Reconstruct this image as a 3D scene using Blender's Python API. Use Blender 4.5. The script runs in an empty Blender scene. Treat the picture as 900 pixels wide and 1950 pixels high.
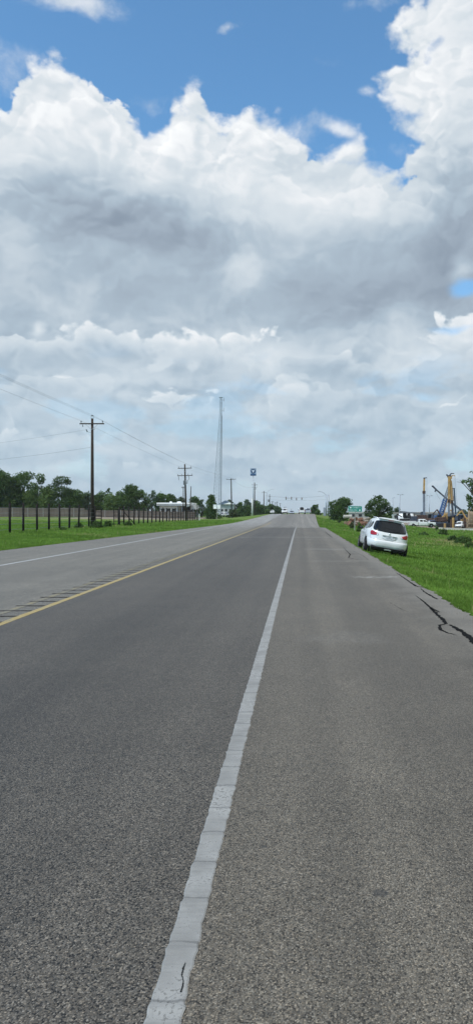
import bpy, bmesh, math, random
import numpy as np
from mathutils import Vector, Matrix, Quaternion
R = math.radians
scn = bpy.context.scene
C = bpy.context.scene.collection
F = 1352.0                                     # focal length in photo pixels

# ------------------------------------------------------------------ helpers
def link(o): C.objects.link(o); return o
def tag(o, label=None, cat=None, group=None, kind=None):
    if label: o['label'] = label
    if cat: o['category'] = cat
    if group: o['group'] = group
    if kind: o['kind'] = kind
    return o
def empty(name, loc, label, cat, group=None, rot=(0, 0, 0)):
    o = bpy.data.objects.new(name, None); link(o)
    o.location = loc; o.rotation_euler = rot; o.empty_display_size = 0.3
    return tag(o, label, cat, group)

class MB:
    """collects shapes into one mesh"""
    def __init__(s): s.v = []; s.f = []; s.m = []
    def add(s, vs, fs, mi=0):
        n = len(s.v); s.v += [tuple(p) for p in vs]
        for f in fs: s.f.append([i + n for i in f]); s.m.append(mi)
        return s
    def box(s, c, d, rot=None, mi=0, taper=1.0):
        x, y, z = d[0] / 2, d[1] / 2, d[2] / 2
        vs = [Vector((sx * x * (taper if sz > 0 else 1), sy * y * (taper if sz > 0 else 1), sz * z)) for sz in (-1, 1) for sy in (-1, 1) for sx in (-1, 1)]
        if rot is not None: vs = [rot @ v for v in vs]
        c = Vector(c)
        return s.add([v + c for v in vs], [(0, 2, 3, 1), (4, 5, 7, 6), (0, 1, 5, 4), (2, 6, 7, 3), (0, 4, 6, 2), (1, 3, 7, 5)], mi)
    def tube(s, pts, r, n=8, mi=0, caps=True):
        pts = [Vector(p) for p in pts]
        rs = r if isinstance(r, (list, tuple)) else [r] * len(pts)
        rings = []; ref = None
        for i, p in enumerate(pts):
            t = (pts[min(i + 1, len(pts) - 1)] - pts[max(i - 1, 0)])
            if t.length < 1e-9: t = Vector((0, 0, 1))
            t.normalize()
            if ref is None: ref = Vector((1, 0, 0)) if abs(t.x) < .9 else Vector((0, 1, 0))
            a = (ref - t * ref.dot(t)).normalized(); ref = a; b = t.cross(a)
            rings.append([p + (a * math.cos(2 * math.pi * k / n) + b * math.sin(2 * math.pi * k / n)) * rs[i] for k in range(n)])
        vs = [v for rg in rings for v in rg]; fs = []
        for i in range(len(pts) - 1):
            for k in range(n):
                k2 = (k + 1) % n
                fs.append((i * n + k, i * n + k2, (i + 1) * n + k2, (i + 1) * n + k))
        if caps:
            fs.append(tuple(range(n))[::-1]); fs.append(tuple((len(pts) - 1) * n + k for k in range(n)))
        return s.add(vs, fs, mi)
    def beam(s, a, b, w, h=None, mi=0):
        a, b = Vector(a), Vector(b); h = h or w
        d = b - a; q = d.to_track_quat('Z', 'Y')
        return s.box((a + b) / 2, (w, h, d.length), q.to_matrix(), mi)
    def prism(s, poly, axis, a, b, mi=0):
        """extrude 2D polygon along axis ('x','y','z') from a to b"""
        def m(p, t): return {'x': (t, p[0], p[1]), 'y': (p[0], t, p[1]), 'z': (p[0], p[1], t)}[axis]
        n = len(poly)
        vs = [m(p, a) for p in poly] + [m(p, b) for p in poly]
        fs = [tuple(range(n))[::-1], tuple(range(n, 2 * n))] + [(i, (i + 1) % n, n + (i + 1) % n, n + i) for i in range(n)]
        return s.add(vs, fs, mi)
    def lathe(s, prof, c=(0, 0, 0), axis='z', n=20, mi=0):
        vs = []; c = Vector(c)
        for (r, h) in prof:
            for k in range(n):
                a = 2 * math.pi * k / n; u, w = r * math.cos(a), r * math.sin(a)
                vs.append(c + Vector({'z': (u, w, h), 'x': (h, u, w), 'y': (u, h, w)}[axis]))
        fs = [(i * n + k, i * n + (k + 1) % n, (i + 1) * n + (k + 1) % n, (i + 1) * n + k) for i in range(len(prof) - 1) for k in range(n)]
        fs.append(tuple(range(n))[::-1]); fs.append(tuple((len(prof) - 1) * n + k for k in range(n)))
        return s.add(vs, fs, mi)
    def build(s, name, mats, parent=None, smooth=False, bevel=0, fix=True):
        me = bpy.data.meshes.new(name); me.from_pydata(s.v, [], s.f)
        if not isinstance(mats, (list, tuple)): mats = [mats]
        for m in mats: me.materials.append(m)
        for p, mi in zip(me.polygons, s.m): p.material_index = mi
        if fix:
            bm = bmesh.new(); bm.from_mesh(me); bmesh.ops.recalc_face_normals(bm, faces=bm.faces); bm.to_mesh(me); bm.free()
        if smooth: me.shade_smooth()
        me.update()
        o = bpy.data.objects.new(name, me); link(o)
        if parent: o.parent = parent
        if bevel:
            b = o.modifiers.new('b', 'BEVEL'); b.width = bevel; b.segments = 2; b.limit_method = 'ANGLE'
        return o

def copy_tree(o, parent=None):
    c = o.copy(); C.objects.link(c); c.parent = parent
    for ch in list(o.children): copy_tree(ch, c)
    return c

# ------------------------------------------------------------------ node expression helper
class E:
    nt = None
    def __init__(s, v): s.v = v
    @staticmethod
    def w(x): return x if isinstance(x, E) else E(x)
    @staticmethod
    def math(op, *a):
        n = E.nt.nodes.new('ShaderNodeMath'); n.operation = op
        for i, x in enumerate(a):
            x = E.w(x)
            if isinstance(x.v, (int, float)): n.inputs[i].default_value = x.v
            else: E.nt.links.new(x.v, n.inputs[i])
        return E(n.outputs[0])
    def __add__(s, o): return E.math('ADD', s, o)
    __radd__ = __add__
    def __sub__(s, o): return E.math('SUBTRACT', s, o)
    def __rsub__(s, o): return E.math('SUBTRACT', o, s)
    def __mul__(s, o): return E.math('MULTIPLY', s, o)
    __rmul__ = __mul__
    def __truediv__(s, o): return E.math('DIVIDE', s, o)
    def __neg__(s): return E.math('MULTIPLY', s, -1.0)
def emax(a, b): return E.math('MAXIMUM', a, b)
def emin(a, b): return E.math('MINIMUM', a, b)
def smooth(x, a, b, lo=0., hi=1.):
    n = E.nt.nodes.new('ShaderNodeMapRange'); n.interpolation_type = 'SMOOTHSTEP'
    for i, t in enumerate((x, a, b, lo, hi)):
        t = E.w(t)
        if isinstance(t.v, (int, float)): n.inputs[i].default_value = t.v
        else: E.nt.links.new(t.v, n.inputs[i])
    return E(n.outputs[0])
def vec(x, y, z):
    n = E.nt.nodes.new('ShaderNodeCombineXYZ')
    for i, t in enumerate((x, y, z)):
        t = E.w(t)
        if isinstance(t.v, (int, float)): n.inputs[i].default_value = t.v
        else: E.nt.links.new(t.v, n.inputs[i])
    return n.outputs[0]
def noise(v, scale, detail=4, rough=.55, dist=0, lac=2.0, out=0, dim='3D'):
    n = E.nt.nodes.new('ShaderNodeTexNoise'); n.noise_dimensions = dim; n.inputs['Scale'].default_value = scale
    n.inputs['Detail'].default_value = detail; n.inputs['Roughness'].default_value = rough
    n.inputs['Distortion'].default_value = dist; n.inputs['Lacunarity'].default_value = lac
    if v is not None: E.nt.links.new(v, n.inputs['Vector'])
    return E(n.outputs[out])
def voro(v, scale, detail=0, rough=.5, feat='SMOOTH_F1', smoothn=.5, out='Distance', dim='3D'):
    n = E.nt.nodes.new('ShaderNodeTexVoronoi'); n.feature = feat; n.voronoi_dimensions = dim
    n.inputs['Scale'].default_value = scale
    n.inputs['Detail'].default_value = detail; n.inputs['Roughness'].default_value = rough
    if feat == 'SMOOTH_F1': n.inputs['Smoothness'].default_value = smoothn
    E.nt.links.new(v, n.inputs['Vector'])
    return E(n.outputs[out])
def curve(x, pts, x0, x1, y0, y1, handle='AUTO'):
    """float curve through pts in real units"""
    t = (E.w(x) - x0) * (1.0 / (x1 - x0))
    n = E.nt.nodes.new('ShaderNodeFloatCurve'); cu = n.mapping.curves[0]
    q = [((a - x0) / (x1 - x0), (b - y0) / (y1 - y0)) for a, b in pts]
    while len(cu.points) < len(q): cu.points.new(.5, .5)
    for p, c in zip(cu.points, q): p.location = c; p.handle_type = handle
    n.mapping.update(); E.nt.links.new(t.v, n.inputs['Value'])
    return E(n.outputs[0]) * (y1 - y0) + y0
def ramp(x, stops):
    n = E.nt.nodes.new('ShaderNodeValToRGB'); cr = n.color_ramp
    while len(cr.elements) < len(stops): cr.elements.new(.5)
    for e, (p, c) in zip(cr.elements, stops): e.position = p; e.color = (*c, 1)
    E.nt.links.new(E.w(x).v, n.inputs[0]); return n.outputs[0]
def mixc(f, a, b, mode='MIX'):
    n = E.nt.nodes.new('ShaderNodeMix'); n.data_type = 'RGBA'; n.blend_type = mode
    for i, t in ((0, f), (6, a), (7, b)):
        if isinstance(t, E): t = t.v
        if isinstance(t, (int, float)): n.inputs[i].default_value = t
        elif isinstance(t, tuple): n.inputs[i].default_value = (*t, 1)
        else: E.nt.links.new(t, n.inputs[i])
    return n.outputs[2]
def lin(r, g, b):
    f = lambda c: (c / 255 / 12.92) if c / 255 <= .04045 else ((c / 255 + .055) / 1.055) ** 2.4
    return (f(r), f(g), f(b))
def scalec(col, s):
    n = E.nt.nodes.new('ShaderNodeVectorMath'); n.operation = 'SCALE'
    E.nt.links.new(col, n.inputs[0]); s = E.w(s)
    if isinstance(s.v, (int, float)): n.inputs['Scale'].default_value = s.v
    else: E.nt.links.new(s.v, n.inputs['Scale'])
    return n.outputs[0]
# ------------------------------------------------------------------ sky and light
SUN_EL, SUN_AZ = 53.0, -135.0        # azimuth from the road's axis (+Y), negative = left
world = bpy.data.worlds.new("World"); scn.world = world; world.use_nodes = True
nt = world.node_tree; nt.nodes.clear(); E.nt = nt
tc = nt.nodes.new('ShaderNodeTexCoord').outputs['Generated']
sp = nt.nodes.new('ShaderNodeSeparateXYZ'); nt.links.new(tc, sp.inputs[0])
dx, dy, dz = (E(sp.outputs[i]) for i in range(3))
hyp = E.math('SQRT', dx * dx + dy * dy + 1e-6)
U = E.math('ARCTAN2', dx, dy) * F            # bearing x 1352
V = dz / hyp * F                              # tangent of elevation x 1352
def cv(px, py):
    s = (px - 570) / F; t = (976 - py) / F
    return F * math.atan(s), F * t / math.sqrt(1 + s * s)
def cyl(k=1.0, off=0.0, dv=0.0, du=0.0, w=0.0):
    x = U * (1 / F) + (off + du); y = (V + dv) * (k / F) + off * .7
    if w: x = x + wob * w; y = y + wob2 * w
    return vec(x, y, 0)
N2 = dict(dim='2D')
wob = noise(cyl(1.2), 5, 4, .6, **N2) - .5
wob2 = noise(cyl(1.2, 3.1), 6, 4, .6, **N2) - .5
def puffs(dv=0.0, du=0.0):
    return 1.0 - voro(cyl(1.1, 0, dv, du, .12), 17, 2, .5, smoothn=.8, dim='2D')
puff = puffs(); puff_up = puffs(16.0, -.006)
fine = noise(cyl(1.2, 7.), 38, 6, .62, **N2)
fbm = noise(cyl(1.3, 1.7), 7, 6, .55, **N2)
soft1 = noise(cyl(1.25, 4.7, w=.1), 11, 3, .48, **N2)
soft2 = noise(cyl(1.25, 4.7, 14., -.004, w=.1), 11, 3, .48, **N2)
emb = smooth(puff - puff_up, -.22, .22, -1., 1.)
emb2 = smooth(soft1 - soft2, -.06, .06, -1., 1.)
# outlines of the great cumulus bank (bearing -> top) and of the right hand tower (height -> left edge)
top = [(0, 182), (22, 165), (45, 122), (100, 112), (150, 122), (195, 138), (240, 158), (262, 195), (280, 228), (300, 232), (318, 205), (332, 172), (362, 160), (392, 172), (404, 200), (425, 220), (452, 208), (485, 200), (525, 212), (552, 236), (575, 266), (600, 282), (625, 286), (652, 274), (682, 258), (702, 282), (730, 294), (760, 314), (800, 320), (900, 330)]
tp = [cv(*p) for p in top]
f1 = curve(U, tp, -560, 330, 0, 1000) - V
left = [(-160, 745), (0, 765), (30, 745), (60, 738), (90, 738), (100, 752), (118, 765), (135, 738), (155, 712), (175, 722), (200, 735), (225, 745), (245, 735), (262, 750), (275, 768), (300, 766), (330, 745), (420, 740)]
lp = sorted([(cv(x, y)[1], cv(x, y)[0]) for y, x in left])
f2 = U - curve(V, lp, lp[0][0], lp[-1][0], 0, 400)
D0 = emax(f1, f2)
pert = (puff - .62) * 62. + (fine - .5) * 52. + (fbm - .5) * 50.
D = D0 + pert - 4.
soft = smooth(fbm, .35, .66, 6., 30.)
alpha = smooth(D, -soft, soft)
def gauss(px, py, sx, sy, amp, rot=0.0):
    u0, v0 = cv(px, py); a = (U - u0 + wob * 90.); b = (V - v0 + wob2 * 60.)
    if rot:
        c, s = math.cos(rot), math.sin(rot); a, b = a * c + b * s, b * c - a * s
    q = a * a * (1 / sx ** 2) + b * b * (1 / sy ** 2)
    return E.math('EXPONENT', -q) * amp
# thin wisps and small clouds in the blue
wis = noise(cyl(1.1, 5.), 9, 8, .66, .15, **N2)
small = gauss(120, 0, 75, 32, 1.2) + gauss(436, 52, 26, 12, .72, .5) + gauss(645, 242, 50, 15, 1.05, -.6) + gauss(770, 290, 45, 45, .75) + gauss(560, 240, 45, 38, .6) + gauss(300, 205, 40, 30, .6) + gauss(60, 120, 60, 28, .7) + gauss(15, 165, 35, 30, .6) + gauss(690, 180, 22, 18, .55) + gauss(720, 5, 60, 18, .6) + gauss(500, 90, 200, 70, .18)
alpha2 = smooth(small + (wis - .5) * 1.7, .35, 1.25) * .8
holes = gauss(828, 75, 26, 14, 1.0) + gauss(820, 105, 12, 16, .9)
alpha = emax(alpha, alpha2)
alpha = alpha * (1. - smooth(holes + (fine - .5) * 1.2, .55, 1.25) * .55)
gaps = gauss(893, 548, 45, 24, 1.25) + gauss(858, 626, 75, 16, 1.05) + gauss(820, 762, 55, 16, .7) + gauss(210, 545, 26, 10, .6) + gauss(600, 700, 200, 22, .25)
alpha = alpha * (1. - smooth(gaps + (fbm - .5) * 1.1, .45, 1.3) * .85)
lowg = noise(cyl(2.4, 6.6), 7, 5, .55, **N2)
alpha = alpha * (1. - smooth(lowg, .52, .66) * smooth(V, 330., 240.) * smooth(V, 20., 90.) * .15)
# brightness of the cloud, authored as what hangs where: white tops, grey bases
Lc = [(-900, .84), (60, .87), (200, .885), (260, .88), (300, .855), (350, .83), (400, .80), (450, .735), (500, .69), (550, .665), (600, .67), (640, .70), (700, .74), (760, .745), (830, .745), (900, .735), (960, .735), (1000, .74)]
# authored along y at the middle of the view
Lp = sorted([(976. - y, L) for y, L in Lc])
L = curve(V + (wob * 130.) + (puff - .6) * 60., Lp, Lp[0][0], Lp[-1][0], .5, 1.0)
for g in [(200, 405, 180, 60, -.145), (110, 350, 120, 40, -.04), (340, 455, 170, 45, -.05), (640, 570, 170, 60, -.075), (690, 600, 70, 22, -.05), (865, 420, 70, 150, -.16), (780, 510, 130, 55, -.06), (620, 400, 190, 50, .06), (470, 515, 46, 50, .13), (485, 665, 85, 24, .12), (270, 690, 85, 24, .10), (845, 680, 100, 34, .13), (295, 768, 40, 14, .12), (75, 628, 12, 11, .20), (885, 508, 24, 32, .18), (745, 612, 50, 34, .10), (30, 500, 50, 60, .07), (90, 640, 170, 22, -.06), (165, 575, 26, 40, .06), (500, 745, 130, 24, -.05), (330, 730, 120, 20, -.05), (10, 740, 90, 26, -.04), (10, 800, 30, 22, .06), (300, 265, 50, 50, .05), (60, 250, 80, 60, .04), (620, 790, 140, 30, -.03), (560, 850, 90, 18, .03), (880, 300, 60, 60, -.04), (900, 130, 60, 60, -.03)]:
    L = L + gauss(*g)
amp = curve(V, sorted([(976. - y, a) for y, a in [(-900, .022), (100, .026), (260, .032), (360, .02), (450, .014), (560, .014), (640, .02), (760, .02), (880, .014), (1000, .002)]]), -24, 1876, 0, .2)
L = L + emb * amp + emb2 * (amp * .7 + .003)
def layer(D2, decay, a):
    m = smooth(D2, -6., 6.)
    return m * (E.math('EXPONENT', -emax(D2, 0.) * (1. / decay)) * a)
p2 = noise(cyl(1.4, 11.), 10, 6, .55, **N2)
L = L + layer(D0 - 58. + (p2 - .5) * 230. + (puff - .6) * 60., 40., .05)
# rows of smaller cumulus with flat grey bases, farther rows lower in the sky
for (base, top_, seed, fr, op) in [(944, 906, 7.7, 12., .35), (918, 868, 1.9, 9., .55), (880, 820, 5.2, 8., .75), (826, 752, 9.4, 6.5, .85), (782, 712, 3.3, 6., .8), (716, 632, 12.6, 4.6, .9)]:
    Vb = 976. - base + wob2 * (V * .34) + wob * 40.; T = float(base - top_)
    hn = noise(vec(U * (1 / F) + seed, V * (1.2 / F), seed), fr, 3, .55)
    h = smooth(hn, .36, .66) * (T * 1.25) + (puff - .62) * (T * .6) + (p2 - .5) * (T * .9) + (fine - .5) * (T * .35)
    hv = V - Vb
    mask = smooth(h - hv, -T * .05, T * .10) * smooth(hv + (soft1 - .5) * (T * .8), -T * .5, T * .12) * smooth(hv, T * 1.55, T * 1.15) * op
    Ll = .69 + smooth(hv - h * .15, 0., T * .85) * .24 + emb * .012 + emb2 * .02 + (fbm - .5) * .06
    L = L + (Ll - L) * mask
L = L + (fine - .5) * curve(V, sorted([(976. - y, a) for y, a in [(-900, .03), (200, .035), (420, .012), (560, .012), (650, .03), (880, .03), (1000, .01)]]), -24, 1876, 0, .2)
L = L + (fbm - .5) * .12
lowp = noise(cyl(2.6, 2.2), 10, 6, .55, **N2)
L = L + (lowp - .5) * smooth(V, 480., 300., 0., .16) * smooth(V, 0., 60., .3, 1.)
ccol = ramp((L - .5) * 2., [(.0, lin(134, 148, 164)), (.18, lin(153, 167, 182)), (.34, lin(168, 184, 198)), (.5, lin(192, 204, 214)), (.66, lin(208, 217, 224)), (.82, lin(228, 232, 236)), (1.0, lin(247, 249, 250))])
# bluish, hazier clouds low over the land
low = smooth(V, 420., 40.)
ccol = mixc(low * .30, ccol, lin(166, 196, 216))
sky = nt.nodes.new('ShaderNodeTexSky'); sky.sky_type = 'NISHITA'; sky.sun_disc = False
sky.sun_elevation = R(SUN_EL); sky.sun_rotation = R(SUN_AZ); sky.altitude = 120; sky.air_density = 1.0; sky.dust_density = .4; sky.ozone_density = 3.0
# the blue is drawn at 0.1; clouds are brighter than the blue, so they are given in the same units
SKYS = .10
SKYGAIN = (1.28, 1.78, 1.86)
cloud = scalec(ccol, 1.0 / SKYS)
col = mixc(alpha, mixc(1.0, sky.outputs[0], SKYGAIN, 'MULTIPLY'), cloud)
bg = nt.nodes.new('ShaderNodeBackground'); bg.inputs[1].default_value = SKYS
nt.links.new(col, bg.inputs[0])
out = nt.nodes.new('ShaderNodeOutputWorld'); nt.links.new(bg.outputs[0], out.inputs[0])
world.cycles.sampling_method = 'MANUAL'; world.cycles.sample_map_resolution = 512

sl = bpy.data.lights.new('sun', 'SUN'); sl.energy = 2.5; sl.angle = R(12); sl.color = (1, .95, .87)
so = bpy.data.objects.new('sun', sl); link(so)
sd = Vector((math.sin(R(SUN_AZ)) * math.cos(R(SUN_EL)), math.cos(R(SUN_AZ)) * math.cos(R(SUN_EL)), math.sin(R(SUN_EL))))
so.rotation_euler = sd.to_track_quat('Z', 'Y').to_euler(); so.location = (0, 0, 60)

cam = bpy.data.cameras.new('camera'); co = bpy.data.objects.new('camera', cam); link(co)
co.location = (0, 0, 1.6); co.rotation_euler = (R(90), 0, 0)
cam.sensor_fit = 'VERTICAL'; cam.sensor_height = 36; cam.sensor_width = 36; cam.lens = F / 1950 * 36
cam.shift_x = -120 / 1950; cam.shift_y = 1 / 1950
cam.clip_end = 12000; cam.clip_start = .05
scn.camera = co
scn.view_settings.view_transform = 'Standard'; scn.view_settings.look = 'None'; scn.view_settings.exposure = 0.12; scn.view_settings.gamma = 1
# ------------------------------------------------------------------ the lie of the land
def interp(x, xs, ys): return float(np.interp(x, xs, ys))
PY_ = [-60, 0, 85, 100, 130, 160, 185, 205, 222, 245, 300, 380, 460, 4000]
PZ_ = [0, 0, 0, .05, .40, .78, 1.0, 1.13, 1.15, 1.08, .75, .25, 0, 0]
def prof(Y): return np.interp(Y, PY_, PZ_)
def xr(Y): return np.interp(Y, [-60, 0, 74, 77, 110, 160, 220, 4000], [2.65, 2.65, 2.68, 2.15, 2.7, 3.6, 4.5, 5.0])
def xl(Y): return np.interp(Y, [-60, 0, 30, 55, 110, 150, 220, 4000], [-12.9, -12.8, -12.5, -11.6, -9.3, -8.4, -8.3, -8.6])
_rx = [0, .3, 1.95, 3.5, 8, 14, 28, 60, 3000]; _rz = [-.03, -.20, -.56, -.78, -1.02, -1.40, -2.8, -3.1, -2.4]
def nz(x, y, s=1.0):
    return (np.sin(x * .73 * s + 1.3) * np.cos(y * .61 * s + .4) + .5 * np.sin(x * 1.9 * s + y * 1.3 * s) + .3 * np.cos(x * 3.7 * s - y * 2.9 * s)) / 1.8
def gz(X, Y):
    X = np.asarray(X, float); Y = np.asarray(Y, float)
    P = prof(Y); e1 = X - xr(Y); e2 = xl(Y) - X
    right = np.interp(e1, _rx, _rz) * np.interp(Y, [0, 170, 200, 420], [1, .92, .8, .3])
    fr = np.interp(e1, [0, 40], [1, .35])
    left = np.interp(e2, [0, .4, 3, 8], [-.03, -.03, -.05, 0.0])
    fl = np.interp(e2, [2, 11], [1, 0]) + .9 * np.interp(Y, [225, 300], [0, 1]) * 0
    far = .5 * np.interp(Y, [90, 180], [0, 1]) * np.interp(-X, [22, 50], [0, 1])
    z = np.where(e1 > 0, P * fr + right, np.where(e2 > 0, P * fl + left + far, P - .06))
    bump = np.where((e1 > .8) | (e2 > .8), nz(X, Y, .5) * .05, 0)
    return z + bump * np.interp(Y, [0, 60, 4000], [1, 1, 0])
def G(X, Y): return float(gz(X, Y))
def PX(px, D): return (px - 570) * D / F
def PZ(py, D): return 1.6 - (py - 976) * D / F

def mat(name, rough=.7, spec=.3):
    m = bpy.data.materials.new(name); m.use_nodes = True
    nt = m.node_tree; E.nt = nt
    b = nt.nodes['Principled BSDF']; b.inputs['Roughness'].default_value = rough
    b.inputs['Specular IOR Level'].default_value = spec
    return m, nt, b
def objc(which='Object'):
    return E.nt.nodes.new('ShaderNodeTexCoord').outputs[which]
def setc(b, c): E.nt.links.new(c, b.inputs['Base Color'])
def bumpn(b, h, strength=.3, dist=.01):
    n = E.nt.nodes.new('ShaderNodeBump'); n.inputs['Strength'].default_value = strength; n.inputs['Distance'].default_value = dist
    E.nt.links.new(E.w(h).v, n.inputs['Height']); E.nt.links.new(n.outputs[0], b.inputs['Normal'])
def sepxyz(v):
    n = E.nt.nodes.new('ShaderNodeSeparateXYZ'); E.nt.links.new(v, n.inputs[0]); return [E(n.outputs[i]) for i in range(3)]
def simple(name, col, rough=.6, spec=.3, metal=0, var=.15, scale=3., alpha=1, bump=0):
    m, nt, b = mat(name, rough, spec); b.inputs['Metallic'].default_value = metal
    v = objc(); n = noise(v, scale, 5, .6)
    c1 = tuple(c * (1 - var) for c in col); c2 = tuple(min(1, c * (1 + var)) for c in col)
    setc(b, mixc(smooth(n, .3, .7), c1, c2))
    if bump: bumpn(b, noise(v, scale * 8, 3), .5, bump)
    return m

# ---- ground material: mixed grasses, dry patches, bare dirt near the pavement and in the work yard
def ground_mat():
    m, nt, b = mat('grass_ground', .95, .1)
    v = objc(); x, y, z = sepxyz(v)
    at = nt.nodes.new('ShaderNodeAttribute'); at.attribute_name = 'kind'
    ar, ag, ab = sepxyz(at.outputs['Color'])
    big = noise(v, .07, 5, .6); med = noise(v, .6, 6, .65); fin = noise(v, 7, 6, .7)
    g = mixc(smooth(med, .3, .7), (.078, .135, .020), (.140, .215, .038))
    g = mixc(smooth(fin, .35, .7) * .5, g, (.16, .225, .06))
    g = mixc(smooth(big + (med - .5) * .4, .52, .64) * .6, g, (.16, .17, .05))
    dirt = mixc(smooth(med, .3, .7), (.20, .16, .115), (.33, .285, .22))
    edge = smooth(ar + (med - .5) * .5 + (fin - .5) * .3, .45, .62)
    g = mixc(edge, g, mixc(fin, (.13, .10, .06), (.26, .22, .16)))
    g = mixc(smooth(ag + (med - .5) * .6, .4, .6), g, dirt)
    g = mixc(smooth(ab + (med - .5) * .7 + (big - .5) * .4, .45, .7) * .8, g, mixc(fin, (.19, .16, .07), (.28, .21, .12)))
    setc(b, g); bumpn(b, fin + med, .6, .05)
    return m
ys = np.concatenate([np.arange(-30, 8, 2.0), np.arange(8, 45, .6), np.arange(45, 120, 1.5), np.arange(120, 260, 4), np.arange(260, 600, 20), np.geomspace(600, 4000, 12)])
offR = np.concatenate([[0, .06, .15, .3, .5, .8, 1.1, 1.5, 1.95, 2.4, 3, 3.5, 4.2, 5, 6, 7, 8, 9.5, 11, 12.5, 14, 17, 20, 24, 28, 34, 42, 52, 60, 80, 110, 160, 250, 450, 900, 2500]])
offL = np.concatenate([[0, .06, .15, .4, .8, 1.2, 2, 3, 4, 5, 6, 7, 8, 9, 10, 12, 14, 17, 20, 24, 30, 38, 50, 70, 95, 130, 180, 280, 500, 1000, 2500]])
def build_ground():
    vs = []; cols = []
    for Y in ys:
        L_, R_ = float(xl(Y)), float(xr(Y))
        jr = .05 * nz(1.0, Y, 3.1) + .04 * nz(7.0, Y, 9.0); jl = .05 * nz(4.0, Y, 3.3)
        row = [L_ - o - (jl if o < .5 else 0) for o in offL[::-1]] + [L_ + .35, (L_ + R_) / 2, R_ - .35] + [R_ + o + (jr if o < .5 else 0) for o in offR]
        for X in row:
            vs.append((X, Y, G(X, Y)))
            e = max(X - R_, L_ - X)
            a = max(0, 1 - abs(e) / .55) if e > -.4 else 1
            yard = 1.0 if (X > 14 and 158 < Y < 290) else 0.0
            lot = 1.0 if (-50 < X < -24 and 150 < Y < 215) else 0
            dry = .35 * math.exp(-((X - 16) / 6) ** 2 - ((Y - 62) / 16) ** 2) * 2.2 + .8 * math.exp(-((X - 24) / 6) ** 2 - ((Y - 100) / 22) ** 2) + .7 * math.exp(-((X - 9) / 5) ** 2 - ((Y - 128) / 18) ** 2) + (.5 if -60 < X < -22 and 120 < Y < 160 else 0)
            if Y > 420: dry *= .3
            cols.append((a, max(yard, lot), min(1, dry), 1))
    nx = len(offL) + 3 + len(offR); fs = []
    for j in range(len(ys) - 1):
        for i in range(nx - 1): fs.append((j * nx + i, j * nx + i + 1, (j + 1) * nx + i + 1, (j + 1) * nx + i))
    me = bpy.data.meshes.new('ground'); me.from_pydata(vs, [], fs); me.materials.append(ground_mat())
    ca = me.color_attributes.new('kind', 'FLOAT_COLOR', 'POINT'); ca.data.foreach_set('color', np.array(cols, dtype=np.float32).ravel())
    me.shade_smooth(); o = bpy.data.objects.new('ground', me); link(o); tag(o, kind='structure'); return o
build_ground()

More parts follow.
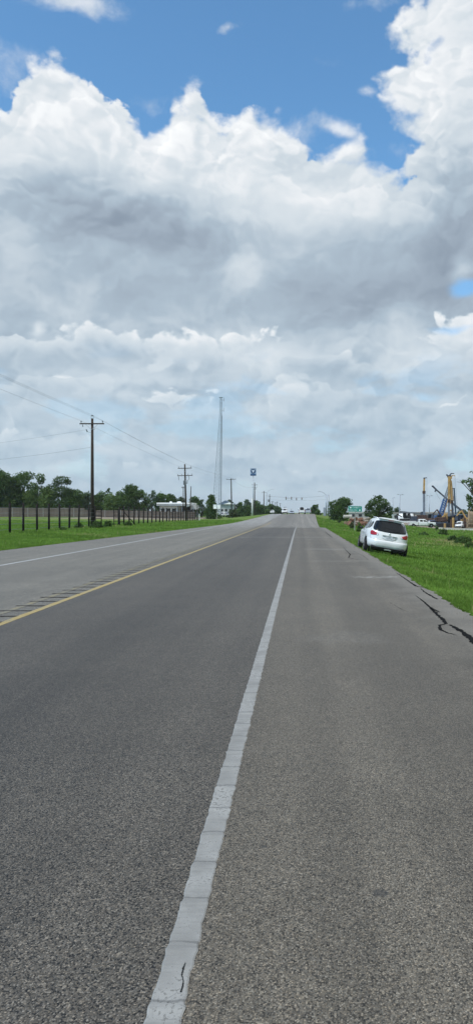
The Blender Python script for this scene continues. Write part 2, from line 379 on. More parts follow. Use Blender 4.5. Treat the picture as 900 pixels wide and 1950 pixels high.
# ---- road
def asphalt_mat():
    m, nt, b = mat('asphalt', .6, .42)
    v = objc(); x, y, z = sepxyz(v)
    cell = voro(v, 165, feat='F1', out='Color', dim='2D'); cx, cy, cz = sepxyz(cell.v)
    cell2 = voro(v, 85, feat='F1', out='Color', dim='2D'); c2x, c2y, c2z = sepxyz(cell2.v)
    edge = voro(v, 165, feat='F1', dim='2D')
    grain = noise(v, 230, 2, .6, dim='2D')
    blot = noise(v, 1.3, 6, .62, dim='2D'); blot2 = noise(v, .22, 5, .6, dim='2D'); mid = noise(v, 14, 5, .65, dim='2D')
    # lengthwise tracks and seams: the pavement was laid in strips
    tr = noise(vec(x * 1.6, y * .035, 0), 1.0, 4, .6, dim='2D')
    lane = smooth(x, -.46, -.38)                         # 0 travel lane, 1 shoulder
    left = smooth(x, -4.1, -4.4)                         # oncoming lanes, older and paler
    base = mixc(lane, (.115, .100, .080), (.152, .131, .101))
    base = mixc(left, base, (.225, .205, .168))
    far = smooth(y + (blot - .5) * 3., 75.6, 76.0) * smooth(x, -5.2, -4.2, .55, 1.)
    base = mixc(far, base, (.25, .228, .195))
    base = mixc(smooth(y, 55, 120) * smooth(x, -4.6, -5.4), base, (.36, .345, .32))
    dark = E.math('ABSOLUTE', x + 2.3); 
    wheel = smooth(dark, 1.3, .3) * .16 * (1. - lane)
    pol = lambda xc, w: smooth(E.math('ABSOLUTE', x - xc + (tr - .5) * .3), w, w * .2)
    polish = (pol(.45, .3) * .24 + pol(1.7, .32) * .26) * smooth(blot2, .2, .5) * lane
    br = 1. + polish + (blot - .5) * .34 + (blot2 - .5) * .45 + (tr - .5) * .55 - wheel
    stone = smooth(cx * .6 + cy * .4, .55, 1.0)
    pit = smooth(cy, .48, .05)
    sp = 1. + stone * 1.7 - pit * .85 + (c2x - .5) * .45 + (grain - .5) * .9 + (mid - .5) * .35
    sp = 1. + (sp - 1.) * (1. - lane * .22)
    sp = sp * smooth(edge, .75, .35, .62, 1.06)
    # coarse open chip seal on the near left lane wears into a stronger speckle
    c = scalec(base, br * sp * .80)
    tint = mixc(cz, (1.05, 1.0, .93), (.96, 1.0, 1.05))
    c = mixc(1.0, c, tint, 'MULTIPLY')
    # pale sand washed in along the outer edge, dark old seams
    sand = smooth(x + (blot - .5) * .9, 1.7, 2.7) * smooth(y, 200, 60)
    c = mixc(sand * .5, c, (.27, .245, .205))
    # pale transverse streaks
    def streak(yc, w, x0, x1, a):
        d = E.math('ABSOLUTE', y - yc + (blot - .5) * 1.4 + (tr - .5) * .8)
        return smooth(d, w, w * .2) * smooth(x, x0, x0 + .5) * smooth(x, x1, x1 - .5) * smooth(mid, .3, .6) * a
    st = streak(9.05, .4, -.2, 1.3, .10) + streak(17.6, .16, 1.0, 2.7, .7) + streak(76.3, .7, -.2, 2.3, .8) + streak(31, .8, 0., 2.5, .25) + streak(23.5, .3, .2, 2.4, .25) + streak(46, 1.2, -4.2, 2.4, .2)
    c = mixc(st, c, (.36, .35, .32))
    def seam(xc, w, a, yy0, yy1):
        d = E.math('ABSOLUTE', x - xc + (blot - .5) * .12 + (tr - .5) * .05)
        return smooth(d, w, w * .4) * a * smooth(y, yy0, yy0 + 1) * smooth(y, yy1, yy1 - 8) * smooth(mid, .35, .55)
    sm = seam(-6.4, .025, .45, 20, 300) + seam(1.1, .014, .18, 4, 300) + seam(-7.9, .03, .4, 30, 300) + seam(-4.0, .05, .25, 8, 300) + seam(-1.0, .09, .35, 90, 260) + seam(2.0, .08, .35, 100, 260)
    c = mixc(sm, c, (.04, .04, .04))
    # oil spots
    for (sx_, sy_, sr_, sa_) in [(.553, 5.81, .022, .9), (.336, 2.99, .035, .6), (-.169, 3.40, .018, .7), (.42, 3.6, .014, .5)]:
        q = (x - sx_) * (x - sx_) * .5 + (y - sy_) * (y - sy_)
        c = mixc(smooth(E.math('SQRT', q) + (mid - .5) * sr_ * 1.2, sr_, sr_ * .4) * sa_, c, (.035, .034, .033))
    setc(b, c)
    bumpn(b, (1. - edge) * .7 + stone * .6 + grain * .5, .55, .004)
    return m
def strip(x0f, x1f, y0, y1, dz, dy=None, nxs=1, z=None):
    """ribbon following the road surface"""
    yy = np.arange(y0, y1 + 1e-6, dy) if dy else ys[(ys >= y0) & (ys <= y1)]
    vs = []; fs = []
    for Y in yy:
        a, c = x0f(Y), x1f(Y)
        for k in range(nxs + 1): vs.append((a + (c - a) * k / nxs, Y, float(prof(Y)) + dz))
    n = nxs + 1
    for j in range(len(yy) - 1):
        for i in range(nxs): fs.append((j * n + i, j * n + i + 1, (j + 1) * n + i + 1, (j + 1) * n + i))
    mb = MB(); mb.add(vs, fs); return mb
ryl = lambda Y: float(xl(Y)) - .03 * nz(1, Y, 2.7) - .03 * nz(2, Y, 8)
ryr = lambda Y: float(xr(Y)) + .06 * nz(3, Y, 2.9) + .05 * nz(5, Y, 11) + .035 * nz(5, Y, 31)
yy = np.concatenate([np.arange(-30, 6, 1.), np.arange(6, 60, .12), np.arange(60, 130, .5), np.arange(130, 600, 4.)])
_v = []; _f = []
for Y in yy:
    for X in (ryl(Y), -4.2, -.42, ryr(Y)): _v.append((X, Y, float(prof(Y))))
for j in range(len(yy) - 1):
    for i in range(3): _f.append((j * 4 + i, j * 4 + i + 1, (j + 1) * 4 + i + 1, (j + 1) * 4 + i))
mb = MB().add(_v, _f)
road = mb.build('road', asphalt_mat(), smooth=True); tag(road, kind='structure')

def paint_mat(name, c1, c2, wear=.5, cross=True, dirt=(.15, .145, .135), ribs=False):
    m, nt, b = mat(name, .75, .3)
    v = objc(); x, y, z = sepxyz(v)
    n = noise(v, 3, 6, .6, dim='2D'); f = noise(v, 60, 5, .7, dim='2D'); g = noise(vec(x * 4, y * 40, 0), 1., 5, .65, dim='2D')
    c = mixc(smooth(n, .3, .7), c1, c2)
    c = mixc(smooth(g, .45, .72) * .25, c, tuple(t * .55 for t in c1))
    c = mixc(smooth(f + (n - .5) * .6, wear, wear + .12) * .85, c, dirt)
    if ribs:
        w_ = y * (1 / .305) + (n - .5) * .25 + (f - .5) * .03; ph = E.math('FRACT', w_)
        d = E.math('ABSOLUTE', ph - .62); c = mixc(smooth(d, .035, .01) * smooth(n + (f - .5) * .3, .22, .42) * .5, c, (.07, .07, .07))
        cr = voro(v, 9, feat='DISTANCE_TO_EDGE', dim='2D'); c = mixc(smooth(cr + (f - .5) * .04, .022, .006) * smooth(n, .5, .6) * .3, c, (.06, .06, .06))
    setc(b, c); bumpn(b, g * .6 + f * .4, .5, .003)
    return m
white_m = paint_mat('worn_white_paint', (.25, .245, .23), (.35, .345, .325), .58, ribs=True)
white_far = paint_mat('old_white_paint', (.42, .42, .41), (.55, .55, .54), .55)
yellow_m = paint_mat('worn_yellow_paint', (.36, .27, .11), (.47, .37, .16), .52)
yellow_w = paint_mat('faded_yellow_paint', (.27, .23, .13), (.34, .30, .18), .40)
# white edge line of thick crazed paint: ragged sides, a raised rib about every 0.3 m
def edge_line():
    rnd = random.Random(4); yy = []; Y = 1.2
    vs = []; fs = []; xs = []
    y = 1.0; nextrib = 1.0; k = 0
    while y < 78:
        step = .012 if y < 9 else (.03 if y < 20 else .15)
        xc = -.43 + .0
        if y > 60: xc += .10 * ((y - 60) / 18) ** 2
        ph = (y % .305) / .305
        rib = math.exp(-((ph - .5) / .07) ** 2)
        a = xc - .055 - .002 * nz(0, y, 5) - .002 * nz(3, y, 23) - .003 * nz(1, y, 61) - .004 * rib
        c = xc + .055 + .003 * nz(5, y, 6.3) + .003 * nz(8, y, 27) + .004 * nz(2, y, 67) + .007 * rib
        z = float(prof(y)) + .004 + .0045 * rib
        vs += [(a, y, z - .003), (a + .006, y, z), (c - .006, y, z), (c, y, z - .0035)]
        y += step
    n = len(vs) // 4
    fs = [(j * 4 + i, j * 4 + i + 1, j * 4 + i + 5, j * 4 + i + 4) for j in range(n - 1) for i in range(3)]
    return MB().add(vs, fs)
el = edge_line().build('white_edge_line', white_m, road, smooth=False)
def ragged(x0, x1, seed): return (lambda Y: x0 + .007 * nz(seed, Y, 7) + .004 * nz(seed, Y, 33), lambda Y: x1 + .008 * nz(seed + 2, Y, 6) + .005 * nz(seed, Y, 29))
a, c = ragged(-9.08, -8.95, 1); strip(a, c, 8, 74, .004, .2).build('far_edge_line', white_far, road)
a, c = ragged(-4.34, -4.215, 5); strip(a, c, 1, 105, .004, .1).build('yellow_centre_line', yellow_m, road)
a, c = ragged(-4.77, -4.66, 8); strip(a, c, 1, 105, .004, .1).build('yellow_centre_line', yellow_w, road)
dark_m = simple('tar', (.010, .010, .010), .95, .06, var=.3, scale=40)
groove_m = simple('milled_groove', (.062, .057, .050), .95, .1, var=.4, scale=30)
# rumble strip: cross-cut grooves beside the yellow line
mb = MB(); y = 3.0; rnd = random.Random(9)
while y < 90:
    w = .05 + rnd.random() * .03; xa = -4.82 - rnd.random() * .06; xb = -4.36 + rnd.random() * .04
    z = float(prof(y)) + .0075
    top_ = [(xa + (xb - xa) * k / 8, y + w / 2 + rnd.uniform(-.012, .012), z) for k in range(9)]
    bot_ = [(xa + (xb - xa) * k / 8, y - w / 2 + rnd.uniform(-.012, .012), z) for k in range(9)]
    mb.add(bot_ + top_, [(k, k + 1, k + 10, k + 9) for k in range(8)]); y += .61
tag(mb.build('rumble_strip', groove_m, road))
# tarry cracks in the shoulder
def crack(pts, wpx, seed, name='tar_crack', m=None, dz=.004):
    rnd = random.Random(seed); P3 = []
    for i in range(len(pts) - 1):
        (x0, y0, w0), (x1, y1, w1) = pts[i], pts[i + 1]
        for k in range(10):
            t = k / 10; P3.append((x0 + (x1 - x0) * t, y0 + (y1 - y0) * t, w0 + (w1 - w0) * t))
    P3.append(pts[-1]); vs = []
    for j, (px, py, w) in enumerate(P3):
        D = 1.6 * F / (py - 976); X = PX(px, D)
        q = P3[min(j + 1, len(P3) - 1)]; r = P3[max(j - 1, 0)]
        Dq = 1.6 * F / (q[1] - 976); Dr = 1.6 * F / (r[1] - 976)
        t = Vector((PX(q[0], Dq) - PX(r[0], Dr), Dq - Dr)).normalized(); nrm = Vector((-t.y, t.x))
        X += rnd.uniform(-.2, .2) * wpx; ww = w * wpx * rnd.uniform(.55, 1.4) / 2
        z = float(prof(D)) + dz
        vs += [(X - nrm.x * ww, D - nrm.y * ww, z), (X + nrm.x * ww, D + nrm.y * ww, z)]
    mb = MB().add(vs, [(2 * j, 2 * j + 1, 2 * j + 3, 2 * j + 2) for j in range(len(P3) - 1)])
    return mb.build(name, m or dark_m, road)
crack([(790, 1134, .2), (806, 1146, .8), (822, 1160, 1.2), (836, 1166, .6)], .045, 1)
crack([(818, 1158, .9), (831, 1170, 1.3), (842, 1180, 1.2), (848, 1188, .9), (835, 1191, .9), (838, 1199, 1.0), (850, 1205, .7), (868, 1210, .2)], .045, 2)
crack([(856, 1190, .6), (866, 1196, 1.3), (880, 1204, 1.3), (895, 1217, 1.5), (910, 1232, 1.3), (960, 1262, 1.)], .055, 3)
crack([(754, 1091, .5), (770, 1102, .7), (790, 1116, 1.1), (803, 1119, .8)], .05, 4)
crack([(800, 1121, .3), (808, 1128, .8), (822, 1136, .7), (831, 1141, 1.1)], .05, 5)
crack([(654, 1043, .3), (660, 1050, .6), (666, 1056, 1.), (663, 1062, 1.2), (680, 1066, .4)], .04, 6)
crack([(618, 1012, .5), (627, 1020, 1.), (632, 1024, .5)], .06, 7)
crack([(672, 1050, .4), (690, 1058, .5), (700, 1066, .4)], .03, 8)
crack([(742, 1148, .2), (762, 1160, .3), (775, 1165, .2)], .03, 9)
crack([(353, 1836, .5), (349, 1846, 1.3), (346, 1860, 1.0), (349, 1872, .8), (348, 1880, 1.2), (344, 1893, 1.4)], .0038, 10, dz=.0068)
# ------------------------------------------------------------------ vehicle building: a shell of rounded rings, with panels laid on it
def sgnp(a, p): return math.copysign(abs(a) ** p, a)
class Shell:
    def __init__(s, rows, n=5.0): s.rows = rows; s.n = n
    def at(s, z):
        zs = [r[0] for r in s.rows]
        g = lambda k: float(np.interp(z, zs, [r[k] for r in s.rows]))
        return g(1), g(2), g(3)
    def pt(s, a, z, off=0.0):
        """a = 0 at the rear middle, +-90 deg at the sides, 180 front"""
        w, yr, yf = s.at(z); l = (yf - yr) / 2; yc = (yf + yr) / 2; p = 2 / s.n
        v = Vector((w * sgnp(math.sin(a), p), yc - l * sgnp(math.cos(a), p), z))
        if off:
            q = s.pt(a + .01, z); r = s.pt(a - .01, z); u = s.pt(a, z + .01); d = s.pt(a, z - .01)
            nn = (q - r).cross(u - d).normalized()
            v += nn * off
        return v
    def a_rear(s, x, z, front=False):
        w, _, _ = s.at(z); a = math.asin(max(-1, min(1, sgnp(x / w, s.n / 2))))
        return math.pi - a if front else a
    def a_side(s, y, z, side):
        w, yr, yf = s.at(z); l = (yf - yr) / 2; yc = (yf + yr) / 2
        return side * math.acos(max(-1, min(1, sgnp((yc - y) / l, s.n / 2))))
    def body(s, name, mats, parent, nseg=72, sub=3, cuts=None):
        zs = []
        for i in range(len(s.rows) - 1):
            for k in range(sub): zs.append(s.rows[i][0] + (s.rows[i + 1][0] - s.rows[i][0]) * k / sub)
        zs.append(s.rows[-1][0]); vs = []
        for z in zs:
            for k in range(nseg):
                t = k / nseg * 2 * math.pi - math.pi
                w, yr, yf = s.at(z); l = (yf - yr) / 2; yc = (yf + yr) / 2; p = 2 / s.n
                vs.append((w * sgnp(math.sin(t), p), yc - l * sgnp(math.cos(t), p), z))
        fs = [(i * nseg + k, i * nseg + (k + 1) % nseg, (i + 1) * nseg + (k + 1) % nseg, (i + 1) * nseg + k) for i in range(len(zs) - 1) for k in range(nseg)]
        fs.append(tuple(range(nseg))[::-1]); fs.append(tuple((len(zs) - 1) * nseg + k for k in range(nseg)))
        mb = MB().add(vs, fs); o = mb.build(name, mats, None, smooth=True)
        if cuts:
            cb = MB()
            for (c, r, hw) in cuts: cb.lathe([(r, -hw), (r, hw)], c, 'x', 28)
            co_ = cb.build('cutter', [mats[-1]])
            md = o.modifiers.new('b', 'BOOLEAN'); md.object = co_; md.operation = 'DIFFERENCE'; md.solver = 'EXACT'; md.material_mode = 'TRANSFER'
            bpy.context.view_layer.update()
            me = bpy.data.meshes.new_from_object(o.evaluated_get(bpy.context.evaluated_depsgraph_get()))
            o.modifiers.clear(); o.data = me; bpy.data.objects.remove(co_)
            me.name = name
        try: o.data.shade_smooth()
        except Exception: pass
        o.parent = parent; return o
    def panel(s, name, m, parent, outline, off=.008, rings=4, conv=None, thick=.012, chaikin=2):
        """outline: list of (a, z); panel hugging the shell, given real thickness"""
        for _ in range(chaikin):
            q = []
            for i in range(len(outline)):
                p, r = outline[i], outline[(i + 1) % len(outline)]
                q += [(p[0] * .78 + r[0] * .22, p[1] * .78 + r[1] * .22), (p[0] * .22 + r[0] * .78, p[1] * .22 + r[1] * .78)]
            outline = q
        cx = sum(p[0] for p in outline) / len(outline); cz = sum(p[1] for p in outline) / len(outline)
        n = len(outline); f = conv or (lambda u, z: (u, z)); vs = []
        for k in range(rings):
            t = 1 - k / rings
            for (u, z) in outline:
                a, zz = f(cx + (u - cx) * t, cz + (z - cz) * t); vs.append(s.pt(a, zz, off))
        a, zz = f(cx, cz); vs.append(s.pt(a, zz, off)); c0 = len(vs) - 1
        fs = [(k * n + i, k * n + (i + 1) % n, (k + 1) * n + (i + 1) % n, (k + 1) * n + i) for k in range(rings - 1) for i in range(n)]
        fs += [((rings - 1) * n + i, (rings - 1) * n + (i + 1) % n, c0) for i in range(n)]
        b0 = len(vs)
        for (u, z) in outline:
            a, zz = f(u, z); vs.append(s.pt(a, zz, off - thick))
        fs += [(i, (i + 1) % n, b0 + (i + 1) % n, b0 + i) for i in range(n)]
        mb = MB().add(vs, fs); o = mb.build(name, m, parent, smooth=True); return o

def carpaint(name, col, rough=.25, metal=0.0):
    m, nt, b = mat(name, rough, .5); v = objc()
    n = noise(v, 2.2, 5, .6); x, y, z = sepxyz(v)
    dirt = smooth(z + (n - .5) * .5, .75, .25) * .4
    setc(b, mixc(dirt, mixc(n, tuple(c * .95 for c in col), col), (.22, .19, .15)))
    b.inputs['Metallic'].default_value = metal
    b.inputs['Coat Weight'].default_value = .6; b.inputs['Coat Roughness'].default_value = .06
    return m
M = {}
M['white_paint'] = carpaint('pearl_white_paint', (.78, .78, .76))
M['white_truck'] = carpaint('white_truck_paint', (.72, .72, .70), .35)
M['navy_paint'] = carpaint('navy_paint', (.02, .035, .085)); M['silver_paint'] = carpaint('silver_paint', (.42, .45, .5), .3, .3)
def glassm():
    m, nt, b = mat('tinted_glass', .14, .3); v = objc(); n = noise(v, 3, 4)
    setc(b, mixc(n, (.006, .007, .008), (.012, .014, .016))); b.inputs['Specular IOR Level'].default_value = .32
    return m
M['glass'] = glassm()
M['rubber'] = simple('tyre_rubber', (.018, .018, .018), .85, .2, var=.3, scale=12)
M['alloy'] = simple('alloy', (.45, .46, .47), .3, .5, .8, .15, 8)
M['black'] = simple('black_plastic', (.02, .02, .021), .6, .3, var=.3, scale=8)
M['well'] = simple('wheel_well', (.01, .01, .01), .9, .1)
M['red'] = simple('red_lens', (.38, .008, .012), .15, .6, var=.4, scale=14)
M['clear'] = simple('clear_lens', (.75, .76, .78), .12, .6, var=.15, scale=20)
M['chrome'] = simple('chrome_trim', (.75, .76, .78), .15, .5, .9, .1)
M['plate'] = simple('plate_face', (.62, .64, .66), .5, .4)
M['ink'] = simple('plate_ink', (.03, .035, .06), .6)

def wheel(x, y, parent, r=.38, w=.24, side=1, z=None):
    o = bpy.data.objects.new('wheel', None); link(o); o.parent = parent; o.location = (x, y, z if z is not None else r); o.empty_display_size = .2
    h = w / 2
    MB().lathe([(r * .62, -h), (r * .93, -h), (r, -h * .6), (r, h * .6), (r * .93, h), (r * .62, h)], (0, 0, 0), 'x', 28).build('tyre', M['rubber'], o, smooth=False)
    mb = MB().lathe([(r * .62, -h * .8), (r * .66, -h * .95), (r * .66, h * .95), (r * .60, h * .9), (r * .58, h * .35)], (0, 0, 0), 'x', 28)
    for k in range(6):
        a = k * math.pi / 3
        p = Vector((side * h * .78, math.cos(a) * r * .6, math.sin(a) * r * .6)); mb.beam((side * h * .85, 0, 0), p, .07, .03)
    mb.lathe([(.07, -.01), (.05, .03)], (side * h * .85, 0, 0), 'x', 10)
    mb.build('rim', M['alloy'], o, smooth=False)
    return o

def plate(parent, y, z, w=.31, h=.155, x=0, sgn=-1):
    o = MB().box((x, y, z), (w, .012, h)).build('licence_plate', M['plate'], parent, bevel=.003)
    mb = MB(); rnd = random.Random(3)
    for k in range(7):
        cx = x - w * .38 + k * w * .127
        mb.box((cx - .011, y + sgn * .0085, z - .008), (.007, .004, h * .42)); mb.box((cx + .005, y + sgn * .0085, z - .008 + h * rnd.choice([.18, 0, -.18])), (.02, .004, .01))
    mb.box((x, y + sgn * .0085, z + h * .36), (w * .4, .004, h * .08))
    mb.build('plate_lettering', M['ink'], o)
    return o

# ------------------------------------------------------------------ the parked car
def suv():
    t = empty('parked_suv', (3.87, 34.35, -.44), 'white SUV with tinted rear window and red tail lights, leaning into the roadside grass', 'SUV', rot=(0, R(9.5), 0))
    rows = [(.37, .84, -2.30, 2.30), (.40, .92, -2.44, 2.45), (.45, .958, -2.51, 2.52), (.52, .978, -2.55, 2.56), (.62, .985, -2.565, 2.57), (.70, .988, -2.56, 2.56), (.745, .988, -2.53, 2.55),
            (.775, .986, -2.485, 2.53), (.90, .988, -2.475, 2.46), (1.0, .985, -2.46, 2.38), (1.06, .978, -2.445, 2.12), (1.10, .965, -2.43, 1.62), (1.14, .95, -2.41, 1.30), (1.19, .925, -2.38, 1.16),
            (1.30, .87, -2.29, .98), (1.45, .81, -2.16, .74), (1.58, .745, -2.05, .50), (1.66, .69, -1.985, .32), (1.715, .62, -1.94, .12), (1.752, .52, -1.84, -.08), (1.785, .36, -1.60, -.35), (1.797, .18, -1.2, -.6)]
    S = Shell(rows, 4.6)
    cuts = [((sx * .93, y, .38), .455, .27) for sx in (-1, 1) for y in (-1.52, 1.50)]
    S.body('body', [M['white_paint'], M['well']], t, 96, 3, cuts)
    cr = lambda x, z: (S.a_rear(x, z), z)
    # rear window, wide and low with rounded corners
    win = S.panel('rear_window', M['glass'], t, [(-.77, 1.215), (-.66, 1.15), (0, 1.12), (.66, 1.15), (.77, 1.215), (.69, 1.50), (.62, 1.62), (.0, 1.65), (-.62, 1.62), (-.69, 1.50)], .010, 6, cr, chaikin=2)
    MB().beam(S.pt(S.a_rear(-.05, 1.13), 1.13, .025), S.pt(S.a_rear(.42, 1.24), 1.24, .03), .022, .015).build('wiper', M['black'], win)
    MB().box((0, -1.99, 1.715), (1.12, .16, .03), Matrix.Rotation(R(-14), 3, 'X')).build('spoiler', M['white_paint'], t, bevel=.012)
    MB().box((0, -2.072, 1.69), (.26, .012, .014)).build('brake_light', M['red'], t)
    for s in (-1, 1):
        def cl(u, z, s=s): return (s * u, z)
        a1 = S.a_rear(.50, 1.0); a2 = S.a_rear(.80, 1.0); a3 = S.a_side(-2.15, 1.08, 1)
        L_ = S.panel('tail_light', M['red'], t, [(a1, .955), (a2, .925), (a3, .99), (a3 + .02, 1.11), (a2, 1.14), (a1, 1.035)], .014, 5, cl, chaikin=2)
        S.panel('reversing_lens', M['clear'], L_, [(a1 * 1.04, .955), (a1 * 1.42, .945), (a1 * 1.45, 1.01), (a1 * 1.06, 1.02)], .020, 2, cl, chaikin=2, thick=.008)
        # side windows with dark pillars between
        spec = [[(-1.95, 1.25), (-1.35, 1.17), (-1.38, 1.52), (-1.80, 1.56)], [(-1.28, 1.165), (-.28, 1.15), (-.28, 1.60), (-1.28, 1.54)], [(-.20, 1.15), (.78, 1.14), (.42, 1.50), (-.2, 1.60)]]
        for q in spec:
            S.panel('side_window', M['glass'], t, q, .006, 4, (lambda y, z, s=s: (S.a_side(y, z, s), z)), chaikin=2)
        mo = MB().lathe([(.02, -.03), (.07, -.02), (.075, .03), (.05, .07), (.02, .08)], (s * 1.03, .72, 1.16), 'y', 12); mo.beam((s * .93, .75, 1.14), (s * 1.0, .74, 1.15), .05)
        mo.build('wing_mirror', M['black'], t, smooth=True)
        MB().tube([(s * .60, -1.72, 1.715), (s * .62, -1.6, 1.755), (s * .64, -.4, 1.765), (s * .62, .0, 1.72)], .018, 8).build('roof_rail', M['chrome'], t, smooth=True)
        MB().tube([(s * .995, -.75, 1.0), (s * 1.015, -.70, 1.0), (s * 1.015, -.56, 1.0), (s * .995, -.5, 1.0)], .013, 6).build('door_handle', M['chrome'], t)
        MB().tube([(s * .58, -2.40, .33), (s * .58, -2.56, .325)], .035, 12).build('exhaust_tip', M['well'], t, smooth=True)
        for y in (-1.52, 1.50): wheel(s * .865, y, t, .385, .245, s)
    # dark valance under the bumper, plate recess with its trim bar and badge
    MB().prism([(-2.38, .28), (-2.46, .32), (-2.535, .42), (-2.40, .49), (-2.2, .25)], 'x', -.76, .76).build('rear_valance', M['black'], t, bevel=.01)
    MB().box((0, -1.9, .32), (1.3, .8, .06)).build('underbody', M['black'], t)
    MB().box((0, -2.566, .36), (.30, .02, .05)).build('tow_cover', M['chrome'], t, bevel=.006)
    S.panel('plate_recess', simple('recess_grey', (.60, .60, .585), .4, .4), t, [(-.30, .80), (.30, .80), (.35, .97), (-.35, .97)], .006, 3, cr, chaikin=1)  # thin panel laid on the shell, greyer than the body paint
    MB().box((0, -2.496, .985), (.68, .04, .035)).build('trim_bar', M['chrome'], t, bevel=.01)
    plate(t, -2.497, .885)
    MB().lathe([(.045, 0), (.055, .006), (.055, .014), (.045, .018)], (0, -2.468, 1.055), 'y', 20).build('badge', M['chrome'], t)
    # door and tailgate shut lines as thin dark beads
    for s in (-1, 1):
        for y in (-1.32, -.24, .80):
            MB().tube([S.pt(S.a_side(y, z, s), z, .001) for z in np.linspace(.42, 1.14, 9)], .004, 4).build('shut_line', M['black'], t)
        MB().tube([S.pt(S.a_rear(s * x, z), z, .001) for x, z in [(.80, .775), (.83, .9), (.835, 1.0), (.835, 1.15), (.79, 1.3), (.735, 1.5), (.67, 1.63)]], .005, 4).build('shut_line', M['black'], t)
    MB().tube([S.pt(S.a_rear(x, .772), .772, .001) for x in np.linspace(-.8, .8, 15)], .006, 4).build('shut_line', M['black'], t)
    return t
suv()

# ------------------------------------------------------------------ vehicles farther off
def far_car(name, loc, rz, paint, label, cat, suvlike=True, front=True, group=None):
    t = empty(name, loc, label, cat, group, rot=(0, 0, rz))
    h = 1.75 if suvlike else 1.42
    k = h / 1.75
    rows = [(.25 * k, .80, -2.2, 2.2), (.42 * k, .92, -2.35, 2.38), (.62 * k, .95, -2.40, 2.42), (.85 * k, .95, -2.38, 2.35), (.98 * k, .94, -2.36, 2.05), (1.06 * k, .90, -2.32, 1.25), (1.2 * k, .84, -2.2, 1.0), (1.5 * k, .74, -2.0 if suvlike else -1.2, .5), (1.68 * k, .64, -1.8 if suvlike else -.8, .1), (1.74 * k, .4, -1.4 if suvlike else -.5, -.2)]
    S = Shell(rows, 4.5); cuts = [((sx * .9, y, .34), .40, .25) for sx in (-1, 1) for y in (-1.4, 1.45)]
    S.body('body', [paint, M['well']], t, 48, 2, cuts)
    S.panel('windscreen', M['glass'], t, [(-.70, 1.10 * k), (.70, 1.10 * k), (.62, 1.52 * k), (-.62, 1.52 * k)], .012, 3, lambda x, z: (S.a_rear(x, z, True), z), thick=-.012, chaikin=1)
    S.panel('rear_window', M['glass'], t, [(-.70, 1.12 * k), (.70, 1.12 * k), (.62, 1.55 * k), (-.62, 1.55 * k)], .010, 3, lambda x, z: (S.a_rear(x, z), z), chaikin=1)
    for s in (-1, 1):
        for q in ([(-1.7, 1.15 * k), (-.5, 1.13 * k), (-.5, 1.5 * k), (-1.5, 1.48 * k)], [(-.42, 1.13 * k), (.8, 1.12 * k), (.45, 1.45 * k), (-.42, 1.5 * k)]):
            S.panel('side_window', M['glass'], t, q, .006, 2, (lambda y, z, s=s: (S.a_side(y, z, s), z)), chaikin=1)
        MB().lathe([(.10, -.02), (.10, .03)], (s * .68, 2.28, .72 * k), 'y', 12).build('headlight', M['clear'], t)
        MB().box((s * .72, -2.37, .85 * k), (.26, .06, .14)).build('tail_light', M['red'], t, bevel=.01)
        for y in (-1.4, 1.45): wheel(s * .84, y, t, .34, .22, s)
    MB().box((0, 2.40, .50 * k), (1.3, .06, .22)).build('grille', M['black'], t, bevel=.01)
    return t

